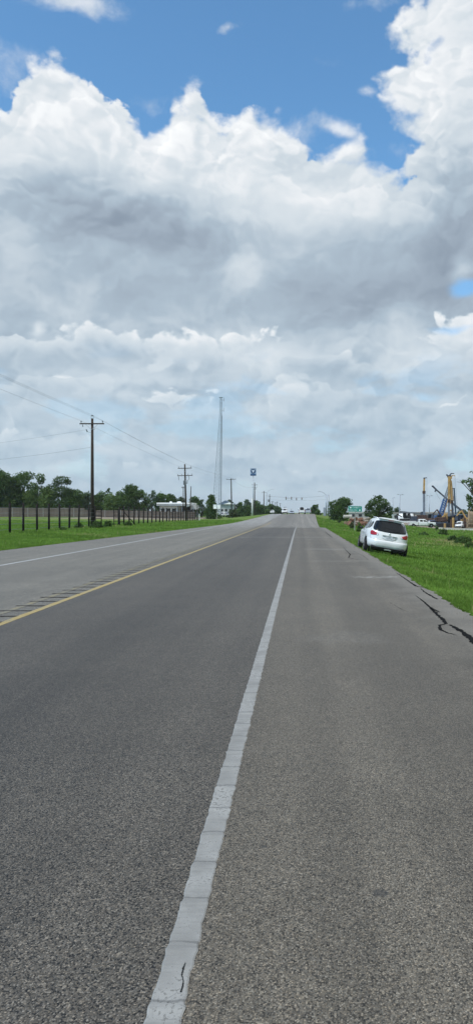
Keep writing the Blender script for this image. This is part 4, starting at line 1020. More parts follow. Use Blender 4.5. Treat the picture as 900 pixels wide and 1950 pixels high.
MB().box((W / 2, 3, (zT - .5) / 2), (W, 6, zT - .5)).build('wall', simple('pale_wall', (.33, .34, .31), .7), t); MB().box((W / 2, 3, zT - .25), (W + .5, 6.5, .4)).build('roof', simple('pale_roof', (.42, .43, .40), .7), t, bevel=.02)
for k in range(3): MB().box((1.2 + k * 2, -.04, zT * .45), (1., .08, .7)).build('window', dk, t)
# tanks / trailer pale mass by the pickup
D = 205; xa = PX(772, D); z0 = G(xa, D); t = empty('water_tank', (xa, D, z0), 'white rounded tank behind the flatbed trailer', 'tank')
MB().lathe([(.4, -2.2), (1.15, -2.0), (1.25, 0), (1.15, 2.0), (.4, 2.2)], (0, 0, PZ(982, D) - z0 - .55), 'x', 18).build('shell', bw, t, smooth=True)
for k in (-1.2, 1.2): MB().box((k, 0, (PZ(982, D) - z0 - 1.3) / 2), (.4, 1.8, PZ(982, D) - z0 - 1.2)).build('cradle', tan, t)

# ------------------------------------------------------------------ vehicles
YW = 158
zy = lambda px, D: G(PX(px, D), D)
pickup('pickup_truck', (PX(803, YW), YW, zy(803, YW)), R(-90), M['white_truck'], 'white crew cab pickup facing right at the edge of the work yard')
D = 162; X = PX(771, D); t = empty('flatbed_trailer', (X, D, zy(771, D)), 'white twin axle flatbed trailer with dark plant on it, behind the pickup', 'trailer')
MB().box((0, 0, .95), (4.6, 2.2, .16)).box((0, -1.05, .8), (4.6, .06, .3)).build('deck', M['white_truck'], t)
MB().beam((2.3, 0, .75), (3.6, 0, .6), .1).build('tow_bar', M['black'], t)
for k in (-1.2, .9):
    w_ = wheel(0, 0, t, .42, .26, -1); w_.location = (k, -.95, .42); w_.rotation_euler = (0, 0, R(90))
    a_ = [(.56 * math.cos(a) + k, .42 + .56 * math.sin(a)) for a in np.linspace(0, math.pi, 12)]; a2_ = [(.48 * math.cos(a) + k, .42 + .48 * math.sin(a)) for a in np.linspace(math.pi, 0, 12)]
    MB().prism(a_ + a2_, 'y', -1.18, -.85).build('mudguard', M['white_truck'], t)
t = empty('excavator', (PX(771, D), D, zy(771, D) + 1.04), 'dark small excavator loaded on the flatbed trailer', 'excavator')
MB().box((-.2, 0, .28), (2.2, 1.6, .5)).build('tracks', M['black'], t, bevel=.15); MB().box((.4, .1, .95), (1.6, 1.3, .75)).build('engine_housing', M['black'], t, bevel=.12)
MB().box((-.2, -.2, 1.35), (.8, .8, 1.1)).build('cab', M['glass'], t, bevel=.06); MB().beam((-.8, 0, .9), (-1.9, 0, 1.6), .22).beam((-1.9, 0, 1.6), (-2.3, 0, .5), .18).build('boom', M['black'], t)
MB().box((.9, -.2, 1.5), (.35, .35, .6), taper=.7).build('exhaust_box', M['black'], t, bevel=.05); MB().lathe([(.1, 0), (.36, .1), (.42, .3), (.30, .5), (.1, .55)], (.75, 0, 1.28), 'z', 10).build('beacon_hood', M['black'], t)
far_car('parked_car', (PX(829, 180), 180, zy(829, 180)), R(-90), M['navy_paint'], 'navy car parked nose right, just beyond the white pickup', 'car', True)
far_car('parked_car', (PX(874, 172), 172, zy(874, 172)), R(160), M['white_truck'], 'white car parked under the blue shelter at the far right', 'car', True)
# on the road
cz = lambda px, D: float(prof(D))
far_car('oncoming_car', (PX(541.5, 212), 212, cz(541, 212)), R(180), M['white_truck'], 'white SUV coming towards the camera in the oncoming lane', 'SUV', True, group=None)
far_car('oncoming_car', (PX(555, 268), 268, cz(555, 268)), R(180), M['silver_paint'], 'silver car cresting the hill, only its roof showing', 'car', False)
pk = pickup('road_pickup', (PX(574, 224), 224, cz(574, 224)), 0, M['white_truck'], 'white pickup going away at the crest, dark bundle standing in its bed')
o = MB().lathe([(.25, 0), (.5, .1), (.55, .5), (.62, .8), (.5, 1.05), (.2, 1.15)], (0, 0, 0), 'z', 10).build('cargo_bundle', M['black'], None, smooth=True); o.location = (PX(574, 224), 222.2, cz(574, 224) + 1.0); tag(o, 'dark round bundle standing in the bed of the receding pickup', 'cargo')
pickup('road_pickup', (PX(585.5, 226), 226, cz(585, 226)), 0, M['silver_paint'], 'grey pickup going away near the right edge of the crest')
far_car('parked_car', (PX(625.5, 258), 258, zy(625.5, 258) + .3), R(180), M['silver_paint'], 'silver blue car by the signal poles beyond the crest', 'car', True)
for (px, D, p_, lab) in [(424, 236, 'white_truck', 'white car parked before the blue roofed house'), (432, 240, 'silver_paint', 'silver car parked right of the white one by the house')]:
    far_car('parked_car', (PX(px, D), D, zy(px, D) + .0), R(170), M[p_], lab, 'car', True)
for (px, D, lab) in [(518, 330, 'white van standing below the far trees left of the road'), (507, 345, 'white van glimpsed under the left street lamp')]:
    far_car('parked_van', (PX(px, D), D, PZ(978.3, D)), R(175), M['white_truck'], lab, 'van', True)

# ------------------------------------------------------------------ drilling rigs and cranes in the yard
yel = simple('rig_yellow', (.40, .25, .09), .55, .3, var=.25, scale=1.5); blu = simple('crane_blue', (.03, .10, .26), .5, .3, var=.25, scale=1.2); drk = simple('rig_steel', (.055, .065, .085), .6, .3, var=.3, scale=1.5); gry = simple('mast_grey', (.17, .20, .24), .6, .3, var=.2, scale=1)
rust = simple('rusty_steel', (.075, .045, .035), .85, .2, var=.3, scale=2)
def V3(px, py, D, t): return Vector((PX(px, D), D, PZ(py, D))) - t.location
def lattice(mb, a, b, w, n=10, r=.05, mi=0, w2=None):
    w2 = w2 or w; d = (b - a); q = d.to_track_quat('Z', 'Y').to_matrix(); c = []
    for i in range(n + 1):
        ww = w + (w2 - w) * i / n; p = a.lerp(b, i / n)
        c.append([p + q @ Vector((sx * ww / 2, sy * ww / 2, 0)) for sx, sy in ((-1, -1), (1, -1), (1, 1), (-1, 1))])
    for k in range(4):
        mb.beam(c[0][k], c[-1][k], r * 1.6)
        for i in range(n):
            mb.beam(c[i][k], c[i + 1][(k + 1) % 4], r); mb.beam(c[i][k], c[i][(k + 1) % 4], r)
def chassis(t, w=4.6, body=yel, flip=1):
    for s in (-1, 1):
        MB().prism([(-w / 2, .35), (-w / 2 + .3, 0), (w / 2 - .3, 0), (w / 2, .35), (w / 2, .6), (w / 2 - .3, .95), (-w / 2 + .3, .95), (-w / 2, .6)], 'y', s * 1.2, s * 1.2 + s * .6).build('track', M['black'], t)
    MB().box((0, 0, 1.15), (w * .8, 2.6, .4)).build('turntable', drk, t)
    MB().box((-.5 * flip, 0, 2.0), (w * .62, 2.3, 1.1)).build('engine_house', body, t, bevel=.1)
    MB().box((1.6 * flip, -1.0, 2.0), (1.1, 1.0, 1.6)).build('cab', M['glass'], t, bevel=.08)
# single mast
D = 205; X = PX(806, D); t = empty('drilling_rig', (X, D, zy(806, D)), 'lone drilling rig with a straight mast, yellow above and grey below', 'drilling rig')
chassis(t, 4.4, rust)
lo, mi_, tp2 = V3(806.5, 990, D, t), V3(806.2, 938, D, t), V3(806.8, 912, D, t)
MB().beam(lo, mi_, .62, .62).build('lower_mast', gry, t, bevel=.05); MB().beam(mi_, tp2, .50, .50).build('upper_mast', yel, t, bevel=.04)
MB().beam(mi_ - Vector((0, 0, .3)), mi_ + Vector((0, 0, .5)), .8, .8).build('rotary_drive', rust, t, bevel=.05)
MB().beam(tp2 + Vector((-.25, 0, .2)), tp2 + Vector((.75, 0, .35)), .25).beam(tp2, tp2 + Vector((0, 0, .4)), .45).build('crown_block', drk, t, bevel=.04)
MB().beam(V3(800.5, 993, D, t), V3(801.5, 976, D, t), .6).beam(V3(800, 976, D, t), V3(806, 975, D, t), .35).build('back_stay', drk, t)
MB().tube([tp2 + Vector((.7, -.3, .3)), V3(811.5, 980, D, t)], .03, 5).build('hoist_rope', M['wire'], t)
# twin rig: two yellow masts leaning together at the head
for (bx, by, tx, ty, fx, D, lab, m_lo) in [(853.5, 985, 853.8, 907, 853.5, 185, 'yellow drilling rig on the left of the close pair', gry), (861.5, 985, 855.8, 911, 861, 190, 'yellow drilling rig on the right of the close pair', drk)]:
    X = PX(bx, D); t = empty('drilling_rig', (X, D, zy(bx, D)), lab, 'drilling rig', 'pair of yellow drilling rigs')
    chassis(t, 4.2, rust, 1 if D == 185 else -1)
    a, b_ = V3(bx, by, D, t), V3(tx, ty, D, t); m1 = a.lerp(b_, .42)
    MB().beam(a, m1, .34, .5).build('lower_mast', m_lo, t, bevel=.03); MB().beam(m1, b_, .42, .5).build('upper_mast', yel, t, bevel=.03)
    mb = MB(); lattice(mb, m1 + Vector((.35, .3, 0)), b_ + Vector((.25, .3, -.6)), .42, 14, .05); mb.build('leader_lattice', yel, t)
    MB().beam(a.lerp(b_, .36), a.lerp(b_, .44), .62).build('rotary_drive', rust, t, bevel=.04)
    MB().beam(b_ + Vector((-.5, 0, .1)), b_ + Vector((.55, 0, .1)), .4).beam(b_ + Vector((0, 0, .1)), b_ + Vector((.6, 0, .75)), .3).beam(b_ + Vector((.5, 0, .75)), b_ + Vector((1.35, 0, .72)), .2).box(b_ + Vector((-.55, 0, .35)), (.35, .3, .4)).build('crown_block', drk if D == 185 else yel, t, bevel=.03)
    MB().tube([b_ + Vector((1.25, -.3, .6)), a + Vector((1.1, -.6, 1))], .03, 5).build('hoist_rope', M['wire'], t)
    MB().beam(a + Vector((-1.6, 0, -.5)), a.lerp(b_, .45) + Vector((-.2, 0, 0)), .16).build('back_stay', yel, t)
# yellow attachment heap on the left foot
D = 178; X = PX(842, D); t = empty('drill_carrier', (X, D, zy(842, D)), 'yellow tracked carrier with a slanting arm, at the foot of the blue crane', 'carrier')
chassis(t, 4.0, rust, 1)
MB().beam(V3(836, 993, D, t), V3(848, 978, D, t), .55).beam(V3(848, 978, D, t), V3(851, 990, D, t), .45).beam(V3(834, 996, D, t), V3(849, 993, D, t), .6).build('arm', yel, t, bevel=.05)
# blue lattice crane and telescopic crane
D = 212; X = PX(838, D); t = empty('lattice_crane', (X, D, zy(838, D)), 'blue lattice boom crane leaning right towards the drilling masts', 'crane')
chassis(t, 4.2, blu, 1)
mb = MB(); lattice(mb, V3(838, 983, D, t), V3(846.5, 950, D, t), 1.35, 8, .13, w2=.9); mb.build('lower_boom', blu, t)
mb = MB(); lattice(mb, V3(846.5, 950, D, t), V3(853, 926, D, t), .75, 8, .07, w2=.4); mb.build('upper_boom', gry, t)
MB().beam(V3(842, 975, D, t), V3(850, 962, D, t), .3).build('luffing_strut', blu, t)
D = 222; X = PX(884, D); t = empty('telescopic_crane', (X, D, zy(884, D)), 'dark telescopic crane whose long boom slants up to the left', 'crane')
chassis(t, 5.0, drk, -1)
MB().beam(V3(884, 977, D, t), V3(858, 957, D, t), .60).build('boom_base', drk, t, bevel=.05); MB().beam(V3(858, 957, D, t), V3(830, 933, D, t), .44).build('boom_tip', drk, t, bevel=.04)
MB().beam(V3(830, 933, D, t), V3(822.5, 925.5, D, t), .5).beam(V3(829, 933, D, t), V3(827, 936.5, D, t), .45).box(V3(822.5, 926, D, t), (.5, .5, .5)).build('boom_head', drk, t, bevel=.05)
MB().tube([V3(827.5, 936, D, t), V3(833, 945, D, t), V3(840, 956, D, t)], .03, 5).build('hoist_rope', M['wire'], t)
D = 215; X = PX(867, D); t = empty('piling_mast', (X, D, zy(867, D)), 'slim dark blue piling mast right of the yellow rigs', 'piling rig')
chassis(t, 4.0, drk, 1)
MB().beam(V3(867, 986, D, t), V3(863.5, 930, D, t), .42).build('mast', simple('mast_blue', (.05, .085, .12), .6), t, bevel=.04); MB().beam(V3(861, 930.5, D, t), V3(865, 930, D, t), .3).build('mast_head', drk, t)
# shelter, timber stacks, barrier line
D = 182; xa = PX(868, D); z0 = zy(868, D); t = empty('site_shelter', (xa, D, z0), 'low dark blue site shelter at the right of the yard', 'shelter')
W = 20 * D / F; zT = PZ(980, D) - z0
MB().box((W / 2, 1.5, zT), (W, 3.4, .15)).build('roof', simple('shelter_roof', (.20, .24, .30), .6), t); MB().box((W / 2, 3, zT / 2), (W, .1, zT)).build('back_wall', simple('shelter_blue', (.04, .07, .14), .6), t)
for k in range(4): MB().box((.1 + k * (W - .2) / 3, -.1, zT / 2), (.12, .12, zT)).build('post', drk, t)
pile_m = simple('raw_timber', (.30, .22, .14), .8, var=.25, scale=2)
for i, (px, tp_, w_) in enumerate([(891.5, 969, .30), (894.8, 971, .26), (898.5, 966, .32)]):
    D = 165 + i; X = PX(px, D); z0 = zy(px, D); h = PZ(tp_, D) - z0
    o = MB().tube([(0, 0, 0), (.02, 0, h)], [w_ * .9, w_ * .7], 10).build('timber_pile', pile_m, None, smooth=True); o.location = (X, D, z0)
    tag(o, ['leftmost raw timber pile standing at the far right edge of the yard', 'middle raw timber pile standing at the far right of the yard', 'rightmost raw timber pile standing at the frame edge'][i], 'timber pile', 'standing timber piles')
D = 163; t = empty('timber_rack', (PX(896, D), D, zy(896, D)), 'orange brown timber rack at the right edge of the yard', 'rack')
for z in (.5, 1.4, 2.2): MB().box((0, 0, z), (2.2, .5, .16)).build('shelf', pile_m, t)
for k in (-1, 1): MB().box((k * .95, 0, 1.2), (.16, .5, 2.4)).build('upright', pile_m, t)
conc = simple('pale_concrete', (.45, .43, .38), .8, var=.15, scale=1.5)
for i in range(14):
    D = 156; px = 837 + i * 5.6; X = PX(px, D); 
    o = MB().prism([(-.30, 0), (-.28, .12), (-.12, .32), (-.09, .62), (.09, .62), (.12, .32), (.28, .12), (.30, 0)], 'x', -.31, .31).build('concrete_barrier', conc, None); o.location = (X, D, zy(px, D) - .15)
    tag(o, 'pale concrete barrier section in the row before the drilling rigs', 'barrier', 'row of pale concrete barriers')
for i, (px, D, bc, lab) in enumerate([(893, 176, yel, 'yellow excavator with its arm raised at the far right edge of the yard'), (871, 200, yel, 'yellow excavator behind the slim blue mast'), (845, 196, rust, 'brown tracked excavator behind the yellow carrier')]):
    X = PX(px, D); t = empty('excavator', (X, D, zy(px, D)), lab, 'excavator')
    chassis(t, 3.2, bc, -1 if i else 1)
    MB().beam((-.8, 0, 2.2), (-2.0, 0, 4.3), .35).beam((-2.0, 0, 4.3), (-3.3, 0, 2.9), .28).build('boom', bc, t, bevel=.04); MB().prism([(-3.6, 1.9), (-3.0, 1.9), (-2.9, 2.9), (-3.4, 3.0)], 'y', -.5, .5).build('bucket', drk, t)
for i in range(9):
    px = 846 + i * 5.1 + (i * 37 % 5) * .5; D = 170 + (i * 7) % 9; X = PX(px, D); z0 = zy(px, D); h = 1.2 + (i * 5 % 4) * .45
    o = MB().lathe([(.28, 0), (.28, h), (.24, h), (.24, .1)], (0, 0, 0), 'z', 12).build('steel_casing', rust if i % 3 else yel, None); o.location = (X, D, z0)
    tag(o, ('brown' if i % 3 else 'yellow') + ' steel casing standing on end among the drilling rigs', 'casing', ('brown' if i % 3 else 'yellow') + ' casings standing among the rigs')
# equipment clutter
rnd = random.Random(12)
for i, (px, D, w_, h_, m_, nm, lab, ct) in enumerate([(786, 196, 2.0, 2.6, drk, 'generator', 'dark generator box behind the flatbed trailer', 'generator'), (797, 200, 1.4, 2.2, rust, 'drill_bucket', 'rusty drill bucket left of the lone rig', 'bucket'), (823, 196, 2.6, 1.9, rust, 'steel_casing', 'rusty steel casing lying behind the navy car', 'casing'), (870.5, 176, 1.2, 1.6, drk, 'generator', 'small dark generator under the left end of the shelter', 'generator')]):
    X = PX(px, D); t = empty(nm, (X, D, zy(px, D)), lab, ct)
    if nm == 'steel_casing':
        MB().lathe([(h_ / 2, -w_), (h_ / 2, w_)], (0, 0, h_ / 2), 'x', 18).build('tube', m_, t); MB().lathe([(h_ / 2 + .08, w_ - .2), (h_ / 2 + .08, w_ + .05)], (0, 0, h_ / 2), 'x', 18).build('collar', drk, t)
    elif nm == 'drill_bucket':
        MB().lathe([(w_ / 2, 0), (w_ / 2, h_ * .7), (w_ / 2 * .8, h_ * .75), (.15, h_ * .78), (.12, h_)], (0, 0, 0), 'z', 14).build('bucket_shell', m_, t); MB().lathe([(w_ / 2 + .05, 0), (w_ / 2 + .05, .15)], (0, 0, 0), 'z', 14).build('cutting_rim', drk, t)
    else:
        MB().box((0, 0, h_ * .45), (w_, 1.2, h_ * .8)).build('housing', m_, t, bevel=.06); MB().box((0, 0, .1), (w_ * 1.05, 1.3, .2)).build('skid', rust, t); MB().tube([(.3, 0, h_ * .8), (.3, 0, h_ * 1.1)], .07, 8).build('exhaust', rust, t)

# ------------------------------------------------------------------ rubble, pipe
rub = simple('red_brown_rubble', (.20, .11, .075), .9, .1, var=.45, scale=1.2, bump=.05); rub2 = simple('pale_rubble', (.33, .27, .22), .9, .1, var=.35, scale=2)
def rock(c, r, seed, m_, label, name='rubble_block'):
    rnd = random.Random(seed); bm = bmesh.new(); bmesh.ops.create_icosphere(bm, subdivisions=2, radius=1)
    ax = Vector((rnd.uniform(.7, 1.4), rnd.uniform(.6, 1.1), rnd.uniform(.5, .95)))
    for v_ in bm.verts:
        p = v_.co.copy(); f_ = 1 + .35 * nz(p.x * 2 + seed, p.y * 2 + p.z * 3, 1.3)
        v_.co = Vector((p.x * ax.x, p.y * ax.y, p.z * ax.z)) * r * float(f_)
    me = bpy.data.meshes.new(name); bm.to_mesh(me); bm.free(); me.materials.append(m_); o = bpy.data.objects.new(name, me); link(o); o.location = c; o.rotation_euler = (rnd.uniform(-.4, .4), rnd.uniform(-.4, .4), rnd.uniform(0, 6)); return o
D = 118; hp = []
for k in range(46):
    px = rnd.uniform(664, 712); D = rnd.uniform(115, 122); X = PX(px, D); zt_ = PZ(980.5 + abs(px - 682) * .12 + rnd.uniform(0, 3), D); z0 = G(X, D)
    r = rnd.uniform(.25, .55); z = rnd.uniform(z0, max(z0 + .1, zt_ - r))
    o = rock((X, D, z), r, k, rub if rnd.random() < .62 else rub2, '')
    tag(o, ('red brown' if o.data.materials[0] == rub else 'pale tan') + ' broken block in the rubble heap behind the green sign', 'rubble', 'red brown blocks of the rubble heap' if o.data.materials[0] == rub else 'pale blocks of the rubble heap')
# core of the heap so that it is solid
mb = MB(); n = 14
for j in range(6):
    for i in range(n):
        a = 2 * math.pi * i / n; rr = (1 - j / 5.5); mb.v.append((2.0 * math.cos(a) * rr * (1 + .15 * math.sin(i * 2.3 + j)), 1.6 * math.sin(a) * rr, 1.25 * (j / 5) ** .8 + .1 * math.sin(i * 1.7)))
for j in range(5):
    for i in range(n): mb.f.append([j * n + i, j * n + (i + 1) % n, (j + 1) * n + (i + 1) % n, (j + 1) * n + i]); mb.m.append(0)
o = mb.build('dirt_heap', rub, None, smooth=True); o.location = (PX(684, 119), 119.5, G(PX(684, 119), 119) - .1); tag(o, 'red brown dirt heap the rubble blocks lie on', 'dirt heap')
D = 124; t = empty('culvert_pipe', (PX(661, D), D, G(PX(661, D), D)), 'pale concrete pipe lying left of the rubble heap', 'pipe', rot=(0, 0, R(8)))
MB().lathe([(.20, -.75), (.28, -.75), (.28, .5), (.33, .52), (.33, .72), (.22, .72)], (0, 0, PZ(982.5, D) - G(PX(661, D), D) - .1), 'x', 16).build('pipe_shell', conc, t, smooth=False)
MB().box((0, 0, .3), (1.2, .5, .6)).build('bearer', pile_m, t)

# ------------------------------------------------------------------ trees
def leaf_mat(name, c1, c2, tr=.25):
    m, nt, b = mat(name, .6, .25); v = objc(); n = noise(v, .55, 4, .6); f = noise(v, 6., 3, .7)
    at = nt.nodes.new('ShaderNodeAttribute'); at.attribute_name = 'tone'; a, _, _ = sepxyz(at.outputs['Color'])
    c = mixc(smooth(n * .6 + a * .5, .3, .75), c1, c2); setc(b, c)
    t = nt.nodes.new('ShaderNodeBsdfTranslucent'); E.nt.links.new(mixc(.5, c, (.10, .2, .02)), t.inputs[0])
    mx = nt.nodes.new('ShaderNodeMixShader'); mx.inputs[0].default_value = tr
    o = nt.nodes['Material Output']; nt.links.new(b.outputs[0], mx.inputs[1]); nt.links.new(t.outputs[0], mx.inputs[2]); nt.links.new(mx.outputs[0], o.inputs[0]); return m
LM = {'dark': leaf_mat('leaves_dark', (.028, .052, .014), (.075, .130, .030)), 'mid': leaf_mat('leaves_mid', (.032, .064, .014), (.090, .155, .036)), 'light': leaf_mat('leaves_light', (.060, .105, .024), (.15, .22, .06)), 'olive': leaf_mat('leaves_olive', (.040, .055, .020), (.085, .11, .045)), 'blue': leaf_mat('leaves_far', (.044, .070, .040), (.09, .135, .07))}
bark = simple('bark', (.07, .055, .045), .95, .1, var=.35, scale=5, bump=.02)
def leaves(P_, size, rng, up=.35):
    n = len(P_); d = rng.normal(size=(n, 3)); d[:, 2] += up; d /= np.linalg.norm(d, axis=1)[:, None]
    h = rng.normal(size=(n, 3)); a = np.cross(d, h); a /= np.linalg.norm(a, axis=1)[:, None]; b_ = np.cross(d, a)
    s = (size * rng.uniform(.6, 1.4, n))[:, None]
    a = a * s; b_ = b_ * s * .6
    return np.stack([P_ - a, P_ - b_, P_ + a, P_ + b_], 1).reshape(-1, 3)
def quadmesh(name, verts, m_, tones):
    n = len(verts) // 4; me = bpy.data.meshes.new(name)
    me.vertices.add(n * 4); me.vertices.foreach_set('co', verts.astype(np.float32).ravel())
    me.loops.add(n * 4); me.loops.foreach_set('vertex_index', np.arange(n * 4, dtype=np.int32))
    me.polygons.add(n); me.polygons.foreach_set('loop_start', np.arange(0, n * 4, 4, dtype=np.int32))
    me.materials.append(m_); me.update(calc_edges=True)
    ca = me.color_attributes.new('tone', 'FLOAT_COLOR', 'POINT')
    t = np.repeat(tones, 4); ca.data.foreach_set('color', np.stack([t, t, t, np.ones_like(t)], 1).astype(np.float32).ravel())
    return me
def tree(px, D, top, width_px, kind, label, seed, base=None, grp=None, shape='round', trunk=.12, density=1.0, leaf=None, name='tree', cat='tree', lobes=None, low=.12):
    rng = np.random.default_rng(seed); rnd = random.Random(seed)
    X = PX(px, D); z0 = G(X, D) if base is None else base
    H = PZ(top, D) - z0; W = width_px * D / F
    t = empty(name, (X, D, z0), label, cat, grp)
    leaf = leaf or max(.10, D * .0010)
    if lobes is None:
        lobes = []; n = 13 if shape != 'bush' else 8
        for k in range(n):
            a = rnd.uniform(0, 2 * math.pi); hh = low + (1 - low) * (k + .5) / n
            if shape == 'round': rr = W / 2 * math.sqrt(max(.05, 1 - ((hh - .52) / .56) ** 2)) * .66
            elif shape == 'cone': rr = W / 2 * (1.05 - hh) * .75
            elif shape == 'open': rr = W / 2 * (.35 + .65 * math.sin(math.pi * min(1, hh * 1.05))) * .75
            else: rr = W / 2 * (1.15 - hh) * .7
            s = W * rnd.uniform(.15, .25) * (1.2 if shape != 'open' else .9)
            if shape == 'cone': s *= (1.2 - .6 * hh)
            zc = H * hh - s * .35
            lobes.append((rr * math.cos(a) * rnd.uniform(.5, 1), rr * math.sin(a) * rnd.uniform(.5, 1), min(zc, H - s * .75), s, s * rnd.uniform(.75, 1), s * rnd.uniform(.65, .95)))
        if shape in ('round', 'bush', 'cone'): lobes.append((0, 0, H * .5, W * .30, W * .30, H * .30)); lobes.append((0, 0, H * .30, W * .34, W * .34, H * .2))
    # trunk and limbs
    mb = MB(); r = max(.08, H * .022); fork = H * (.22 if shape != 'bush' else .05)
    mb.tube([(0, 0, -.2), (rnd.uniform(-.1, .1), 0, fork), (rnd.uniform(-.3, .3), rnd.uniform(-.3, .3), H * .62)], [r * 1.3, r, r * .4], 8)
    for (cx, cy, cz_, a_, b_, c_) in lobes[:9]:
        st = Vector((0, 0, fork * rnd.uniform(.8, 1.6))); e = Vector((cx, cy, cz_)); m_ = st.lerp(e, .5) + Vector((0, 0, .08 * H))
        mb.tube([st, m_, e, e + Vector((cx * .25, cy * .25, c_ * .7))], [r * .55, r * .35, r * .18, r * .06], 5)
    mb.build('trunk', bark, t, smooth=True)
    P_ = []; tone = []
    for (cx, cy, cz_, a_, b_, c_) in lobes:
        area = a_ * c_ * 4 * math.pi
        n = int(min(1500, area / (leaf * leaf) * .80 * density)); 
        if n < 8: n = 8
        d = rng.normal(size=(n, 3)); d /= np.linalg.norm(d, axis=1)[:, None]
        rr = rng.uniform(.3, 1, n) ** .45 * (1 + .16 * np.sin(d[:, 0] * 5 + seed) * np.cos(d[:, 2] * 6 + cx) + rng.normal(0, .09, n))
        p = d * rr[:, None] * np.array([a_, b_, c_]) + np.array([cx, cy, cz_])
        P_.append(p); tone.append(np.full(n, rng.uniform(.0, .8)) + rng.uniform(0, .35, n))
    # stray sprays that break the outline
    k = int(60 * density)
    for _ in range(k // 6):
        cx, cy, cz_, a_, b_, c_ = lobes[rng.integers(len(lobes))]; d = rng.normal(size=3); d[2] = abs(d[2]); d /= np.linalg.norm(d)
        st = np.array([cx, cy, cz_]) + d * np.array([a_, b_, c_]) * .95
        p = st + d * rng.uniform(0, .30, (8, 1)) * a_ + rng.normal(0, leaf * .8, (8, 3)); P_.append(p); tone.append(rng.uniform(.2, 1, 8))
    P_ = np.concatenate(P_); tone = np.concatenate(tone); keep = P_[:, 2] > .05; P_ = P_[keep]; tone = tone[keep]
    me = quadmesh('crown', leaves(P_, leaf, rng), LM[kind], tone); o = bpy.data.objects.new('crown', me); link(o); o.parent = t
    return t
TG = 'trees along the back of the left paddock'
TL = [(-12, 168, 893, 70, 'mid', 'round', 'tree cut by the left frame edge, tallest of the left row'), (14, 185, 905, 60, 'dark', 'round', 'dark broad tree beside the one at the left frame edge'),
      (48, 190, 896, 66, 'mid', 'open', 'loose topped tall tree with twiggy crown in the left row'), (74, 186, 902, 42, 'mid', 'open', 'narrow loose tree right of the twiggy tall one'), (30, 178, 928, 56, 'dark', 'round', 'low dark tree under the twiggy tall one'),
      (63, 172, 931, 44, 'light', 'round', 'light green low tree in front of the left row'), (92, 176, 927, 44, 'light', 'round', 'second light green low tree, just left of the clumped dark tree'),
      (118, 182, 905, 50, 'dark', 'clump', 'dark tree with a separate rounded clump on top'), (140, 180, 932, 44, 'dark', 'round', 'low dark tree right of the clumped one'), (163, 195, 938, 36, 'blue', 'round', 'small tree just left of the gate pole'),
      (188, 200, 937, 34, 'mid', 'round', 'small rounded tree just right of the gate pole'), (208, 205, 929, 20, 'dark', 'open', 'little tree with a small round head above its neighbours'), (214, 186, 942, 46, 'light', 'round', 'light green low tree behind the gate opening'),
      (250, 184, 922, 52, 'dark', 'round', 'big dark tree behind the start of the far fence'), (232, 190, 936, 30, 'mid', 'round', 'mid green tree left of the big dark one'), (272, 190, 932, 36, 'mid', 'open', 'loose tree right of the big dark one'),
      (290, 215, 934, 30, 'blue', 'open', 'thin topped tree behind the white station'), (306, 220, 938, 34, 'mid', 'round', 'rounded tree over the left half of the white station'), (328, 225, 941, 34, 'dark', 'round', 'dark tree over the middle of the white station'), (346, 230, 947, 26, 'blue', 'round', 'low tree over the right end of the white station'),
      (366, 215, 945, 30, 'mid', 'round', 'tree right of the transformer pole'), (384, 220, 951, 24, 'blue', 'open', 'thin tree left of the dark conical tree'), (402, 172, 942, 36, 'dark', 'cone', 'dark conical tree in front of the radio mast'),
      (439, 300, 952, 22, 'blue', 'round', 'small treetop showing over the blue grey roof'), (457, 280, 956, 22, 'mid', 'round', 'rounded tree between the house and the blue sign'), (472, 290, 951, 22, 'blue', 'round', 'tall tree left of the blue sign pole'), (464, 262, 963, 30, 'dark', 'round', 'dark low tree left of the blue sign pole'),
      (488, 310, 953, 24, 'dark', 'round', 'dark tree behind the three armed utility pole'), (500, 330, 961, 24, 'mid', 'round', 'tree right of the three armed utility pole'), (514, 360, 960, 20, 'dark', 'round', 'dark tree under the left street lamp'), (524, 380, 963, 18, 'dark', 'round', 'dark tree left of the end of the far row'), (532, 400, 966, 14, 'dark', 'round', 'last dark tree before the oncoming white car')]
for i, (px, D, top_, w_, kd, sh, lab) in enumerate(TL):
    D = float(max(D, 187)) if px < 300 else float(D)
    if sh == 'clump':
        s = D / F; H = PZ(top_, D) - G(PX(px, D), D)
        lb = [(0, 0, H - 1.3, 2.0, 1.6, 1.15), (-1.4, 0, H - 2.2, 1.0, 1, .8), (1.7, 0, H - 1.9, 1.0, .9, .7), (-.3, 0, H - 4.4, 2.6, 2, 1.6), (-2.6, .3, H - 3.6, 1.7, 1.5, 1.2), (-3.6, 0, H - 5.2, 1.6, 1.5, 1.4), (2.2, 0, H - 4.8, 2.0, 1.6, 1.2), (3.6, 0, H - 5.8, 1.5, 1.4, 1.2), (0, 0, H - 6.6, 3.8, 2.5, 1.9), (0, 0, H - 8.2, 3.6, 2.5, 1.8)]
        tree(px, D, top_, w_, kd, lab, 50 + i, grp=TG, lobes=lb)
    else: tree(px, D, top_, w_, kd, lab, 50 + i, grp=TG if px < 300 else 'trees beyond the far fence and station' if px < 420 else 'trees along the far left of the road', shape=sh, density=.75 if sh == 'open' else 1., low=.06 if px > 420 else .1)
tree(444, 205, 971, 24, 'olive', 'low bush around the foot of the wide armed utility pole', 201, shape='bush', name='bush', cat='bush')
tree(648, 150, 947, 44, 'dark', 'dark round tree left of the green sign', 211, shape='round', trunk=.2, low=.16)
_D = 126; _s = _D / F; _g = G(PX(720.5, _D), _D); _q = lambda px, py, a, c: ((px - 720.5) * _s, random.Random(px * 3 + py).uniform(-1.3, 1.3), PZ(py, _D) - _g, a * _s, a * _s, c * _s)
